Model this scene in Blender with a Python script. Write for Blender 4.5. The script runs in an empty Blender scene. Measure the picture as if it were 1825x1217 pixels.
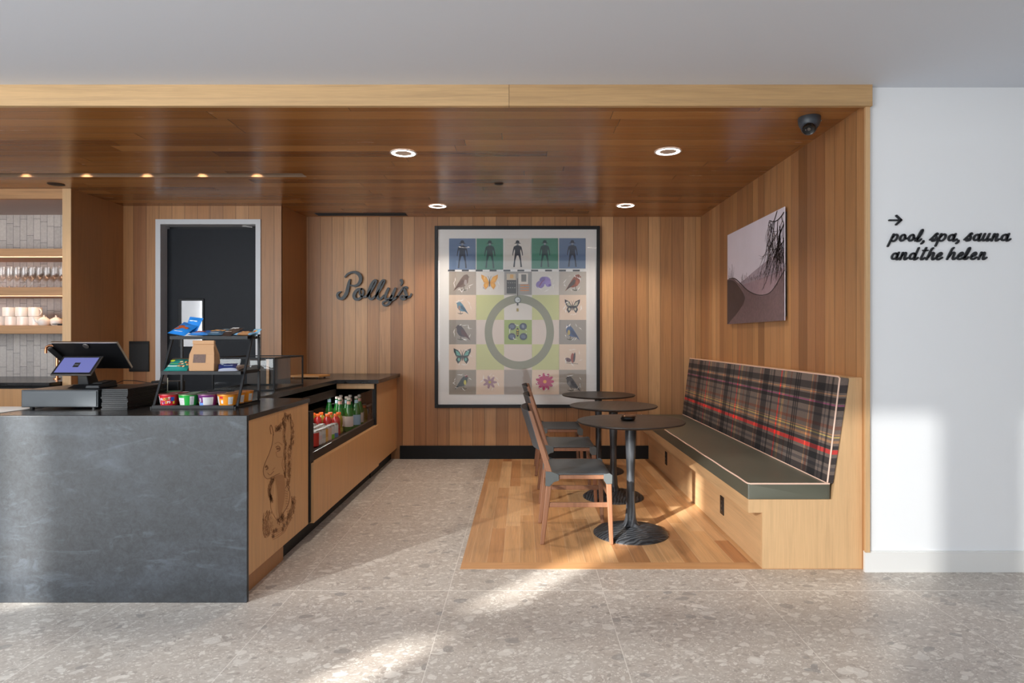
import bpy, math, random
from mathutils import Vector, Matrix, Euler
random.seed(7)
R = math.radians
SC = bpy.context.scene
C = SC.collection

# ------------------------------------------------------------------ camera, light, exposure
F = 1130.0; CX = 932.0; CY = 602.0; H = 1.28          # focal length in px, principal point, eye height
cam_d = bpy.data.cameras.new('camera'); cam = bpy.data.objects.new('camera', cam_d); C.objects.link(cam)
cam.location = (0, 0, H); cam.rotation_euler = (R(90), 0, 0)
cam_d.sensor_width = 36; cam_d.lens = F / 1825 * 36
cam_d.shift_x = (912.5 - CX) / 1825; cam_d.shift_y = -(608.5 - CY) / 1825
cam_d.clip_start = 0.05
SC.camera = cam
SC.view_settings.view_transform = 'Standard'; SC.view_settings.look = 'None'
SC.view_settings.gamma = 1; SC.view_settings.use_curve_mapping = False
SC.view_settings.exposure = 0.13
SC.cycles.max_bounces = 8; SC.cycles.diffuse_bounces = 5; SC.cycles.transparent_max_bounces = 16
SC.cycles.glossy_bounces = 4; SC.cycles.caustics_reflective = False; SC.cycles.caustics_refractive = False
SC.cycles.sample_clamp_indirect = 4
SC.cycles.use_denoising = True

wd = bpy.data.worlds.new('sky'); SC.world = wd; wd.use_nodes = True
wd.node_tree.nodes['Background'].inputs[0].default_value = (0.75, 0.87, 1.0, 1)
wd.node_tree.nodes['Background'].inputs[1].default_value = 1.6

SUN_DIR = Vector((0.625, 0.78, -0.357)).normalized()
sl = bpy.data.lights.new('sun', 'SUN'); sl.energy = 14.0; sl.angle = R(1.0); sl.color = (1.0, 0.97, 0.92)
so = bpy.data.objects.new('sun', sl); C.objects.link(so); so.rotation_euler = SUN_DIR.to_track_quat('-Z', 'Y').to_euler()
so.location = (-8, -8, 6)

def area(name, loc, rot, sx, sy, energy, color, parent=None):
    l = bpy.data.lights.new(name, 'AREA'); l.shape = 'RECTANGLE'; l.size = sx; l.size_y = sy
    l.energy = energy; l.color = color
    o = bpy.data.objects.new(name, l); C.objects.link(o); o.location = loc; o.rotation_euler = rot
    if parent: o.parent = parent
    return o
DAY = (0.90, 0.96, 1.0)
FY = -1.8                                             # facade plane behind the camera
WZ0, WZ1 = 0.10, 3.38
WIN = [(-7.2, -1.95), (-1.61, 1.6)]; WPOW = [50, 9]
for (a, b), wp in zip(WIN, WPOW):                                    # daylight coming in through the two tall windows
    area('window_daylight', ((a+b)/2, FY+0.06, (WZ0+WZ1)/2), (R(90), 0, 0), b-a-.05, WZ1-WZ0-.05, wp*(b-a)*(WZ1-WZ0)/3, DAY)

# ------------------------------------------------------------------ helpers
ORG = {}
def setp(o, label=None, cat=None, group=None, kind=None):
    if label: o['label'] = label
    if cat: o['category'] = cat
    if group: o['group'] = group
    if kind: o['kind'] = kind
    return o
def thing(name, loc, label, cat, group=None):
    o = bpy.data.objects.new(name, None); C.objects.link(o); o.location = loc; o.empty_display_size = .05
    ORG[o.name] = Vector(loc)
    return setp(o, label, cat, group)
class MB:
    def __init__(s): s.v = []; s.f = []; s.m = []; s.mats = []
    def mi(s, mat):
        if mat is None: return 0
        if mat not in s.mats: s.mats.append(mat)
        return s.mats.index(mat)
    def face(s, idx, mat=None): s.f.append(tuple(idx)); s.m.append(s.mi(mat))
    def add(s, verts, faces, mat=None):
        n = len(s.v); s.v += [Vector(v) for v in verts]
        for f in faces: s.face([n+i for i in f], mat)
        return n
    def box(s, x0, x1, y0, y1, z0, z1, mat=None):
        s.add([(x0,y0,z0),(x1,y0,z0),(x1,y1,z0),(x0,y1,z0),(x0,y0,z1),(x1,y0,z1),(x1,y1,z1),(x0,y1,z1)],
              [(3,2,1,0),(4,5,6,7),(0,1,5,4),(1,2,6,5),(2,3,7,6),(3,0,4,7)], mat); return s
    def hull(s, a, b, mat=None):                      # two quads (4 points each) joined
        s.add(list(a)+list(b), [(3,2,1,0),(4,5,6,7),(0,1,5,4),(1,2,6,5),(2,3,7,6),(3,0,4,7)], mat); return s
    def prism(s, pts, d, mat=None):                   # 3D polygon swept by vector d
        n = len(pts); d = Vector(d); P = [Vector(p) for p in pts]
        s.add(P + [p+d for p in P], [tuple(range(n)), tuple(range(2*n-1, n-1, -1))] + [(i, i+n, (i+1)%n+n, (i+1)%n) for i in range(n)], mat); return s
    def lathe(s, prof, n=24, c=(0,0,0), mat=None, cap=True, mats=None):
        base = len(s.v)
        for (r, z) in prof:
            for k in range(n):
                a = 2*math.pi*k/n; s.v.append(Vector((c[0]+r*math.cos(a), c[1]+r*math.sin(a), c[2]+z)))
        for i in range(len(prof)-1):
            for k in range(n):
                k2 = (k+1) % n
                s.face([base+i*n+k, base+i*n+k2, base+(i+1)*n+k2, base+(i+1)*n+k], mats[i] if mats else mat)
        if cap:
            if prof[0][0] > 1e-4: s.face([base+k for k in range(n-1, -1, -1)], mats[0] if mats else mat)
            if prof[-1][0] > 1e-4: s.face([base+(len(prof)-1)*n+k for k in range(n)], mats[-1] if mats else mat)
        return s
    def tube(s, pts, r, n=8, mat=None, cap=True, flat=1.0):
        P = [Vector(p) for p in pts]; base = len(s.v); m = len(P)
        t0 = (P[1]-P[0]).normalized(); up = Vector((0,0,1)) if abs(t0.z) < .9 else Vector((1,0,0))
        for i, p in enumerate(P):
            t = (P[min(i+1, m-1)]-P[max(i-1, 0)]).normalized()
            a = t.cross(up).normalized(); b = a.cross(t).normalized(); up = b
            rr = r[i] if isinstance(r, (list, tuple)) else r
            for k in range(n):
                g = 2*math.pi*(k+.5)/n; s.v.append(p + a*(rr*math.cos(g)) + b*(rr*flat*math.sin(g)))
        for i in range(m-1):
            for k in range(n): s.face([base+i*n+k, base+i*n+(k+1)%n, base+(i+1)*n+(k+1)%n, base+(i+1)*n+k], mat)
        if cap: s.face([base+k for k in range(n-1,-1,-1)], mat); s.face([base+(m-1)*n+k for k in range(n)], mat)
        return s
    def bar(s, p, q, w, h, mat=None, side=None):       # rectangular bar from p to q
        p = Vector(p); q = Vector(q); t = (q-p).normalized()
        sd = Vector(side).normalized() if side else (Vector((0,1,0)) if abs(t.y) < .9 else Vector((1,0,0)))
        b = t.cross(sd).normalized(); sd = b.cross(t).normalized()
        qd = lambda c: [c - sd*w/2 - b*h/2, c + sd*w/2 - b*h/2, c + sd*w/2 + b*h/2, c - sd*w/2 + b*h/2]
        return s.hull(qd(p), qd(q), mat)
    def xf(s, M):
        s.v = [M @ v for v in s.v]; return s
    def build(s, name, mat=None, parent=None, origin=None, bevel=0, smooth=False, seg=2, subsurf=0):
        if parent is not None: org = ORG[parent.name]
        elif origin is not None: org = Vector(origin)
        else:
            xs = [v.x for v in s.v]; ys = [v.y for v in s.v]; zs = [v.z for v in s.v]
            org = Vector(((min(xs)+max(xs))/2, (min(ys)+max(ys))/2, min(zs)))
        me = bpy.data.meshes.new(name); me.from_pydata([v-org for v in s.v], [], s.f)
        for m in (s.mats if s.mats else [mat]): me.materials.append(m if m else mat)
        if s.mats:
            for p, i in zip(me.polygons, s.m): p.material_index = i
        import bmesh
        bm = bmesh.new(); bm.from_mesh(me); bmesh.ops.recalc_face_normals(bm, faces=bm.faces); bm.to_mesh(me); bm.free()
        o = bpy.data.objects.new(name, me); C.objects.link(o); ORG[o.name] = org
        if parent is not None: o.parent = parent
        else: o.location = org
        if bevel:
            b = o.modifiers.new('bevel', 'BEVEL'); b.width = bevel; b.segments = seg; b.limit_method = 'ANGLE'; b.angle_limit = R(40)
        if subsurf:
            ss = o.modifiers.new('sub', 'SUBSURF'); ss.levels = subsurf; ss.render_levels = subsurf
        if smooth:
            me.polygons.foreach_set('use_smooth', [True]*len(me.polygons))
            try: me.set_sharp_from_angle(angle=R(38))
            except Exception: pass
        return o
def copy_tree(o, parent=None):
    c = o.copy(); C.objects.link(c)
    if parent is not None: c.parent = parent; c.matrix_parent_inverse = o.matrix_parent_inverse.copy()
    for k in [x for x in bpy.data.objects if x.parent == o]: copy_tree(k, c)
    return c
def spawn(proto, used, loc, label, rz=0.0, cat=None, group=None):
    o = proto if not used else copy_tree(proto)
    o.location = loc; o.rotation_euler = (0, 0, rz); o['label'] = label
    if group: o['group'] = group
    return o
def lights_color(h): return tuple(((c/255)/12.92 if c/255 <= .04045 else ((c/255+.055)/1.055)**2.4) for c in h)
def S(r, g, b): return lights_color((r, g, b))
def PX(px, py, y): return Vector(((px-CX)*y/F, y, H-(py-CY)*y/F))          # a point on a wall at depth y
def PXX(px, py, x):                                                       # a point on a wall at given x
    d = x*F/(px-CX); return Vector((x, d, H-(py-CY)*d/F))
def catmull(pts, n=8):
    out = []; m = len(pts)
    for i in range(m-1):
        p0 = pts[max(i-1,0)]; p1 = pts[i]; p2 = pts[i+1]; p3 = pts[min(i+2,m-1)]
        for k in range(n):
            t = k/n
            out.append(tuple(.5*((2*b)+(-a+c)*t+(2*a-5*b+4*c-d)*t*t+(-a+3*b-3*c+d)*t**3) for a,b,c,d in zip(p0,p1,p2,p3)))
    out.append(tuple(pts[-1])); return out
def stroke(mb, pts, mapf, back, mat=None, n=6, w=None, smooth=True):
    """brush stroke: pts (x,y,width) in drawing units, mapf maps them to 3D, swept by vector back"""
    if w is not None: pts = [(p[0], p[1], w) for p in pts]
    P = catmull(pts, n) if smooth and len(pts) > 2 else pts
    L = []; Rr = []; m = len(P)
    for i in range(m):
        a = P[max(i-1,0)]; b = P[min(i+1,m-1)]; dx, dy = b[0]-a[0], b[1]-a[1]; l = math.hypot(dx,dy) or 1
        nx, ny = -dy/l, dx/l; hw = max(P[i][2],.001)/2
        L.append((P[i][0]+nx*hw, P[i][1]+ny*hw)); Rr.append((P[i][0]-nx*hw, P[i][1]-ny*hw))
    def cap(i, j):
        ang = math.atan2(P[i][1]-P[j][1], P[i][0]-P[j][0]); hw = P[i][2]/2
        return [(P[i][0]+hw*math.cos(ang+q), P[i][1]+hw*math.sin(ang+q)) for q in (R(-60), R(-20), R(20), R(60))]
    back = Vector(back)
    for i in range(m-1):
        q = [L[i], L[i+1], Rr[i+1], Rr[i]]; q3 = [mapf(*c) for c in q]
        mb.add(q3 + [c+back for c in q3], [(0,1,2,3),(7,6,5,4),(0,4,5,1),(3,2,6,7)], mat)
    for (i, j) in ((0,1),(m-1,m-2)):
        cp = cap(i, j); side = (Rr[i], L[i]) if i else (L[0], Rr[0])
        a = [side[0]] + cp + [side[1]]; q3 = [mapf(*c) for c in a]; k = len(q3)
        mb.add(q3 + [c+back for c in q3], [tuple(range(k))] + [(u, u+k, u+1+k, u+1) for u in range(k-1)], mat)

# ------------------------------------------------------------------ materials
def newmat(name):
    m = bpy.data.materials.new(name); m.use_nodes = True; nt = m.node_tree
    return m, nt, nt.nodes['Principled BSDF']
def plain(name, col, rough=.5, metal=0, spec=.5, emit=None, es=0, bump=0, bscale=200, coat=0, trans=0, alpha=1, sheen=0, var=0):
    m, nt, b = newmat(name)
    b.inputs['Base Color'].default_value = (*col, 1); b.inputs['Roughness'].default_value = rough
    b.inputs['Metallic'].default_value = metal; b.inputs['Specular IOR Level'].default_value = spec
    if coat: b.inputs['Coat Weight'].default_value = coat; b.inputs['Coat Roughness'].default_value = .08
    if trans: b.inputs['Transmission Weight'].default_value = trans
    if sheen: b.inputs['Sheen Weight'].default_value = sheen
    if emit: b.inputs['Emission Color'].default_value = (*emit, 1); b.inputs['Emission Strength'].default_value = es
    tc = nt.nodes.new('ShaderNodeTexCoord')
    nz = nt.nodes.new('ShaderNodeTexNoise'); nz.inputs['Scale'].default_value = bscale; nz.inputs['Detail'].default_value = 3
    nt.links.new(tc.outputs['Object'], nz.inputs['Vector'])
    if bump:
        bp = nt.nodes.new('ShaderNodeBump'); bp.inputs['Strength'].default_value = bump; bp.inputs['Distance'].default_value = .002
        nt.links.new(nz.outputs['Fac'], bp.inputs['Height']); nt.links.new(bp.outputs[0], b.inputs['Normal'])
    if var:
        mx = nt.nodes.new('ShaderNodeMix'); mx.data_type = 'RGBA'
        mx.inputs['A'].default_value = (*[c*(1-var) for c in col], 1); mx.inputs['B'].default_value = (*[min(1, c*(1+var)) for c in col], 1)
        nt.links.new(nz.outputs['Fac'], mx.inputs['Factor']); nt.links.new(mx.outputs['Result'], b.inputs['Base Color'])
    return m
def glassy(name, tint=(1,1,1), refl=1.0, rough=0.02, ior=1.5):
    m, nt, b = newmat(name); nt.nodes.remove(b)
    out = nt.nodes['Material Output']; tr = nt.nodes.new('ShaderNodeBsdfTransparent'); gl = nt.nodes.new('ShaderNodeBsdfGlossy')
    tr.inputs[0].default_value = (*tint, 1); gl.inputs['Roughness'].default_value = rough
    lw = nt.nodes.new('ShaderNodeLayerWeight'); lw.inputs[0].default_value = .5
    pw = nt.nodes.new('ShaderNodeMath'); pw.operation = 'POWER'; pw.inputs[1].default_value = 5
    mul = nt.nodes.new('ShaderNodeMath'); mul.operation = 'MULTIPLY_ADD'; mul.inputs[1].default_value = .96*refl; mul.inputs[2].default_value = .04*refl; mul.use_clamp = True
    mx = nt.nodes.new('ShaderNodeMixShader')
    nt.links.new(lw.outputs['Facing'], pw.inputs[0]); nt.links.new(pw.outputs[0], mul.inputs[0]); nt.links.new(mul.outputs[0], mx.inputs[0])
    nt.links.new(tr.outputs[0], mx.inputs[1]); nt.links.new(gl.outputs[0], mx.inputs[2]); nt.links.new(mx.outputs[0], out.inputs[0])
    return m
class NT:
    def __init__(s, nt): s.nt = nt
    def n(s, t, **k):
        x = s.nt.nodes.new(t)
        for a, b in k.items(): setattr(x, a, b)
        return x
    def m(s, op, a, b=None, c=None, clamp=False):
        x = s.n('ShaderNodeMath', operation=op, use_clamp=clamp)
        for i, v in enumerate((a, b, c)):
            if v is None: continue
            if isinstance(v, (int, float)): x.inputs[i].default_value = v
            else: s.nt.links.new(v, x.inputs[i])
        return x.outputs[0]
    def mix(s, f, a, b, blend='MIX'):
        x = s.n('ShaderNodeMix', data_type='RGBA', blend_type=blend)
        for k, v in (('Factor', f), ('A', a), ('B', b)):
            if isinstance(v, (int, float)): x.inputs[k].default_value = v
            elif isinstance(v, tuple): x.inputs[k].default_value = (*v, 1) if len(v) == 3 else v
            else: s.nt.links.new(v, x.inputs[k])
        return x.outputs['Result']
    def ramp(s, f, stops, const=False):
        x = s.n('ShaderNodeValToRGB'); cr = x.color_ramp
        if const: cr.interpolation = 'CONSTANT'
        while len(cr.elements) < len(stops): cr.elements.new(.5)
        for e, (p, c) in zip(cr.elements, sorted(stops, key=lambda q: q[0])): e.position = p; e.color = (*c, 1) if len(c) == 3 else c
        s.nt.links.new(f, x.inputs[0]); return x.outputs[0]
    def noise(s, vec, scale, detail=4, rough=.55, dist=0):
        x = s.n('ShaderNodeTexNoise'); x.inputs['Scale'].default_value = scale; x.inputs['Detail'].default_value = detail
        x.inputs['Roughness'].default_value = rough; x.inputs['Distortion'].default_value = dist
        s.nt.links.new(vec, x.inputs['Vector']); return x.outputs['Fac']
    def comb(s, x, y, z):
        c = s.n('ShaderNodeCombineXYZ')
        for i, v in enumerate((x, y, z)):
            if isinstance(v, (int, float)): c.inputs[i].default_value = v
            else: s.nt.links.new(v, c.inputs[i])
        return c.outputs[0]
def wood(name, across, along, w, L, cols, rough=.42, coord='world', seam=.0012, seamcol=(.05,.025,.01), grain=1.0, bump=.25, phase=0.0, spec=.5, lightseam=None):
    m, nt, b = newmat(name); N = NT(nt); lk = nt.links.new
    if coord == 'world': v = N.n('ShaderNodeNewGeometry').outputs['Position']
    else: v = N.n('ShaderNodeTexCoord').outputs['Object']
    sp = N.n('ShaderNodeSeparateXYZ'); lk(v, sp.inputs[0]); ax = {'x':0,'y':1,'z':2}
    A = sp.outputs[ax[across]]; B = sp.outputs[ax[along]]; Cc = sp.outputs[3-ax[across]-ax[along]]
    if w:
        a = N.m('DIVIDE', N.m('ADD', A, 100*w+phase), w); ia = N.m('FLOOR', a); fa = N.m('FRACT', a)
        wn = N.n('ShaderNodeTexWhiteNoise', noise_dimensions='1D'); lk(ia, wn.inputs['W'])
        bb = N.m('DIVIDE', N.m('ADD', N.m('ADD', B, 50*L), N.m('MULTIPLY', wn.outputs['Value'], L*3)), L); ib = N.m('FLOOR', bb); fb = N.m('FRACT', bb)
        w2 = N.n('ShaderNodeTexWhiteNoise', noise_dimensions='2D'); lk(N.comb(ia, ib, 0), w2.inputs['Vector'])
        rnd = w2.outputs['Value']
    else:
        rnd = N.m('MULTIPLY', 1.0, .45)
    if len(cols) > 1: tone = N.ramp(rnd, [(i/(len(cols)-1), c) for i, c in enumerate(cols)])
    else: tone = N.ramp(rnd, [(0, cols[0]), (1, cols[0])])
    off = N.m('MULTIPLY', rnd, 37.0)
    gv = N.comb(N.m('ADD', N.m('MULTIPLY', A, 22), off), N.m('ADD', N.m('MULTIPLY', B, .9), off), N.m('MULTIPLY', Cc, 22))
    g1 = N.noise(gv, 1.0, 5, .6, .9)
    gv2 = N.comb(N.m('ADD', N.m('MULTIPLY', A, 260), off), N.m('MULTIPLY', B, 5), N.m('MULTIPLY', Cc, 260))
    g2 = N.noise(gv2, 1.0, 3, .6)
    f1 = N.ramp(g1, [(.25, (1-.30*grain,)*3), (.5, (1.0,)*3), (.8, (1+.10*grain, 1+.10*grain, 1+.08*grain))])
    f2 = N.ramp(g2, [(.3, (1-.16*grain,)*3), (.7, (1.06,)*3)])
    col = N.mix(1.0, N.mix(1.0, tone, f1, 'MULTIPLY'), f2, 'MULTIPLY')
    hgt = g2
    if w:
        ea = N.m('MULTIPLY', N.m('MINIMUM', fa, N.m('SUBTRACT', 1.0, fa)), w)
        eb = N.m('MULTIPLY', N.m('MINIMUM', fb, N.m('SUBTRACT', 1.0, fb)), L)
        e = N.m('MINIMUM', ea, eb); sm = N.m('LESS_THAN', e, seam)
        if lightseam:
            s2 = N.m('LESS_THAN', N.m('MULTIPLY', fa, w), seam*2.2); col = N.mix(N.m('MULTIPLY', s2, .5), col, lightseam)
        col = N.mix(N.m('MULTIPLY', sm, .8), col, seamcol)
        hgt = N.m('SUBTRACT', N.m('MULTIPLY', g2, .25), N.m('MULTIPLY', sm, 1.0))
    lk(col, b.inputs['Base Color'])
    b.inputs['Specular IOR Level'].default_value = spec
    rr = N.m('ADD', N.m('MULTIPLY', g1, .12), rough-.06); lk(rr, b.inputs['Roughness'])
    bp = N.n('ShaderNodeBump'); bp.inputs['Strength'].default_value = bump; bp.inputs['Distance'].default_value = .0015
    lk(hgt, bp.inputs['Height']); lk(bp.outputs[0], b.inputs['Normal'])
    return m
OAK = [S(136,92,56), S(182,132,86), S(162,112,72), S(206,158,110), S(148,98,62), S(190,140,92), S(170,118,74)]
M = {}
M['oak_back'] = wood('oak_back_wall', 'x', 'z', .124, 60, OAK, .45, phase=.035, seam=.0022, grain=.8)
M['oak_side'] = wood('oak_side_wall', 'y', 'z', .124, 60, OAK, .40, phase=.02, seam=.002, grain=.8)
M['oak_alcove'] = wood('oak_alcove', 'x', 'z', .124, 60, OAK, .45, phase=.06, seam=.0022, grain=.8)
M['oak_ceiling'] = wood('oak_ceiling', 'y', 'x', .128, 2.3, [S(124,76,38), S(166,112,60), S(140,90,46), S(180,126,72), S(152,100,54)], .25, seam=.0018, bump=.12, spec=.6, grain=.6, lightseam=S(226,180,132))
M['oak_beam'] = wood('oak_beam', 'z', 'x', 5, 3.27, [S(190,152,106), S(208,172,126)], .5, seam=.0015, phase=1, grain=.8)
M['oak_panel'] = wood('oak_flat_panel', 'y', 'z', 0, 1, [S(202,154,106)], .42, grain=.55)
M['oak_pale'] = wood('oak_pale', 'x', 'z', 0, 1, [S(208,170,126)], .45, grain=.5)
M['oak_pale_y'] = wood('oak_pale_along', 'z', 'y', 0, 1, [S(206,166,122)], .45, grain=.6)
M['oak_shelf'] = wood('oak_shelf', 'z', 'x', 0, 1, [S(190,144,100)], .45, grain=.8)
M['oak_dark'] = wood('oak_side_panel', 'y', 'z', 0, 1, [S(172,122,78)], .42, grain=.5)
M['oak_floor'] = wood('oak_floor', 'x', 'y', .094, 1.15, [S(186,132,86), S(216,168,118), S(200,148,98), S(222,178,130), S(176,120,76)], .36, seam=.0009, seamcol=S(225,190,150), phase=.02, bump=.15)
M['oak_floor_border'] = wood('oak_floor_border', 'y', 'x', 0, 1, [S(204,152,104)], .38)
M['walnut'] = wood('walnut_chair', 'x', 'z', 0, 1, [S(142,98,72)], .42, coord='object', grain=1.0)
M['board'] = wood('cutting_board', 'z', 'x', 0, 1, [S(206,150,90)], .5, coord='object')
M['black_wood'] = wood('black_stained_wood', 'y', 'x', 0, 1, [S(44,37,34)], .42, coord='object', grain=.8, spec=.4)
M['white_wall'] = plain('white_paint', S(240,241,243), .6, bump=.05, bscale=300)
M['white_ceiling'] = plain('ceiling_paint', S(214,219,228), .75)
M['white_trim'] = plain('white_trim', S(228,227,225), .4)
M['black_base'] = plain('black_baseboard', S(20,20,21), .5, spec=.25)
M['black_metal'] = plain('black_metal', S(26,26,28), .5, 0, spec=.3)
M['black_plastic'] = plain('black_plastic', S(18,18,20), .4, spec=.35)
M['frame_black'] = plain('frame_black', S(20,20,22), .45, spec=.3)
M['black_matte'] = plain('black_matte', S(20,20,21), .6)
M['dark_inside'] = plain('dark_liner', S(14,15,17), .4, spec=.3)
M['grey_metal'] = plain('grey_metal', S(110,104,100), .38, .8)
M['ledge'] = plain('dark_ledge', S(52,44,40), .6, 0, spec=.25)
M['steel'] = plain('brushed_steel', S(190,188,185), .3, 1)
M['copper'] = plain('copper', S(226,160,118), .25, 1)
M['door_black'] = plain('black_door_paint', S(25,28,34), .5, spec=.2, bump=.1, bscale=25, var=.12)
M['frame_paint'] = plain('silver_frame_paint', S(204,206,210), .4)
M['sign_black'] = plain('sign_black', S(36,38,42), .45)
M['leather'] = plain('grey_leather', S(74,78,82), .45, bump=.25, bscale=600)
M['leather_corner'] = plain('grey_leather_corner', S(84,88,88), .5, bump=.2, bscale=600)
M['green_vinyl'] = plain('green_vinyl', S(92,92,80), .33, bump=.12, bscale=500)
M['piping'] = plain('cream_piping', S(232,196,176), .5)
M['glass'] = glassy('clear_glass', (.97,.98,.98), 1.0)
M['art_glass'] = glassy('picture_glass', (1,1,1), .6, .0)
M['stem_glass'] = glassy('stemware_glass', (.985,.98,.975), 1.1, .02)
M['tray_top'] = plain('white_sheet', S(225,222,218), .6)
M['ceramic'] = plain('white_ceramic', S(236,230,224), .25, coat=.3)
M['warm_led'] = plain('warm_led', (1,.6,.3), .5, emit=(1.0,.55,.26), es=2.5)
M['white_led'] = plain('ring_led', (1,.95,.9), .5, emit=(1.0,.90,.80), es=16)
M['baffle'] = plain('downlight_baffle', S(226,206,190), .5)

def stone():
    m, nt, b = newmat('black_stone'); N = NT(nt); lk = nt.links.new
    v = N.n('ShaderNodeNewGeometry').outputs['Position']
    sp = N.n('ShaderNodeSeparateXYZ'); lk(v, sp.inputs[0])
    big = N.noise(N.comb(N.m('MULTIPLY', sp.outputs[0], 2.2), N.m('MULTIPLY', sp.outputs[1], 3), N.m('MULTIPLY', sp.outputs[2], 5.5)), 1.0, 8, .62, .5)
    fine = N.noise(v, 38, 8, .75, .8)
    wisp = N.noise(N.comb(N.m('MULTIPLY', sp.outputs[0], 3.2), 0, N.m('MULTIPLY', sp.outputs[2], 10)), 1.0, 7, .7, 1.2)
    c = N.ramp(big, [(.30, S(23,25,28)), (.48, S(31,34,38)), (.60, S(44,48,54)), (.75, S(64,70,78))])
    c = N.mix(.30, c, N.ramp(fine, [(.35, S(28,30,33)), (.65, S(74,79,86))]))
    c = N.mix(N.ramp(wisp, [(.56, (0,0,0)), (.70, (.45,.45,.45))]), c, S(82,89,98))
    lk(c, b.inputs['Base Color']); b.inputs['Roughness'].default_value = .42; b.inputs['Specular IOR Level'].default_value = .4
    return m
M['stone'] = stone()
def stone_top():
    m, nt, b = newmat('black_stone_top'); N = NT(nt)
    v = N.n('ShaderNodeNewGeometry').outputs['Position']
    nt.links.new(N.ramp(N.noise(v, 12, 6, .7), [(.35, S(28,27,27)), (.65, S(46,44,44))]), b.inputs['Base Color'])
    b.inputs['Roughness'].default_value = .24
    return m
M['stone_top'] = stone_top()
def terrazzo():
    m, nt, b = newmat('stone_tile_floor'); N = NT(nt); lk = nt.links.new
    pos = N.n('ShaderNodeNewGeometry').outputs['Position']
    sp = N.n('ShaderNodeSeparateXYZ'); lk(pos, sp.inputs[0]); X, Y = sp.outputs[0], sp.outputs[1]
    tw, tl = .78, 1.2
    a = N.m('DIVIDE', N.m('ADD', X, .375+78), tw); bq = N.m('DIVIDE', N.m('ADD', Y, 120-3.21), tl)
    ia, ib, fa, fb = N.m('FLOOR', a), N.m('FLOOR', bq), N.m('FRACT', a), N.m('FRACT', bq)
    wn = N.n('ShaderNodeTexWhiteNoise', noise_dimensions='2D'); lk(N.comb(ia, ib, 0), wn.inputs['Vector'])
    ofs = N.m('MULTIPLY', wn.outputs['Value'], 9.0)
    rot = N.comb(N.m('ADD', N.m('ADD', N.m('MULTIPLY', X, .72), N.m('MULTIPLY', Y, .42)), ofs), N.m('ADD', N.m('SUBTRACT', N.m('MULTIPLY', Y, .95), N.m('MULTIPLY', X, .42)), ofs), 0)
    wob = N.n('ShaderNodeTexNoise'); wob.inputs['Scale'].default_value = 9; wob.inputs['Detail'].default_value = 3; lk(rot, wob.inputs['Vector'])
    vm = N.n('ShaderNodeVectorMath', operation='SCALE'); lk(wob.outputs['Color'], vm.inputs[0]); vm.inputs['Scale'].default_value = .09
    va = N.n('ShaderNodeVectorMath', operation='ADD'); lk(rot, va.inputs[0]); lk(vm.outputs[0], va.inputs[1]); V = va.outputs[0]
    big = N.noise(rot, 2.2, 5, .6)
    col = N.ramp(big, [(.3, S(172,159,148)), (.5, S(187,177,167)), (.7, S(198,191,183))])
    col = N.mix(.5, col, N.ramp(N.noise(V, 46, 6, .75), [(.3, S(150,138,128)), (.5, S(188,178,169)), (.7, S(216,209,200))]))
    for sc, rad, prob, lo, hi in ((120, .38, .5, S(160,148,140), S(232,226,218)), (46, .42, .34, S(150,140,132), S(230,224,215)), (19, .34, .20, S(140,134,130), S(226,219,210)), (7, .24, .16, S(132,130,130), S(220,214,206))):
        vo = N.n('ShaderNodeTexVoronoi'); vo.inputs['Scale'].default_value = sc; lk(V, vo.inputs['Vector'])
        cs = N.n('ShaderNodeSeparateColor'); lk(vo.outputs['Color'], cs.inputs[0])
        mask = N.m('MULTIPLY', N.m('LESS_THAN', vo.outputs['Distance'], N.m('MULTIPLY', N.m('ADD', cs.outputs[2], .5), rad)), N.m('LESS_THAN', cs.outputs[0], prob))
        cc = N.mix(N.m('GREATER_THAN', cs.outputs[1], .32), lo, hi)
        col = N.mix(N.m('MULTIPLY', mask, .58), col, cc)
    e = N.m('MINIMUM', N.m('MULTIPLY', N.m('MINIMUM', fa, N.m('SUBTRACT', 1.0, fa)), tw), N.m('MULTIPLY', N.m('MINIMUM', fb, N.m('SUBTRACT', 1.0, fb)), tl*.45))
    col = N.mix(N.m('MULTIPLY', N.m('LESS_THAN', e, .0017), .8), col, S(228,221,212))
    lk(col, b.inputs['Base Color']); b.inputs['Roughness'].default_value = .42
    return m
M['terrazzo'] = terrazzo()
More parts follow.
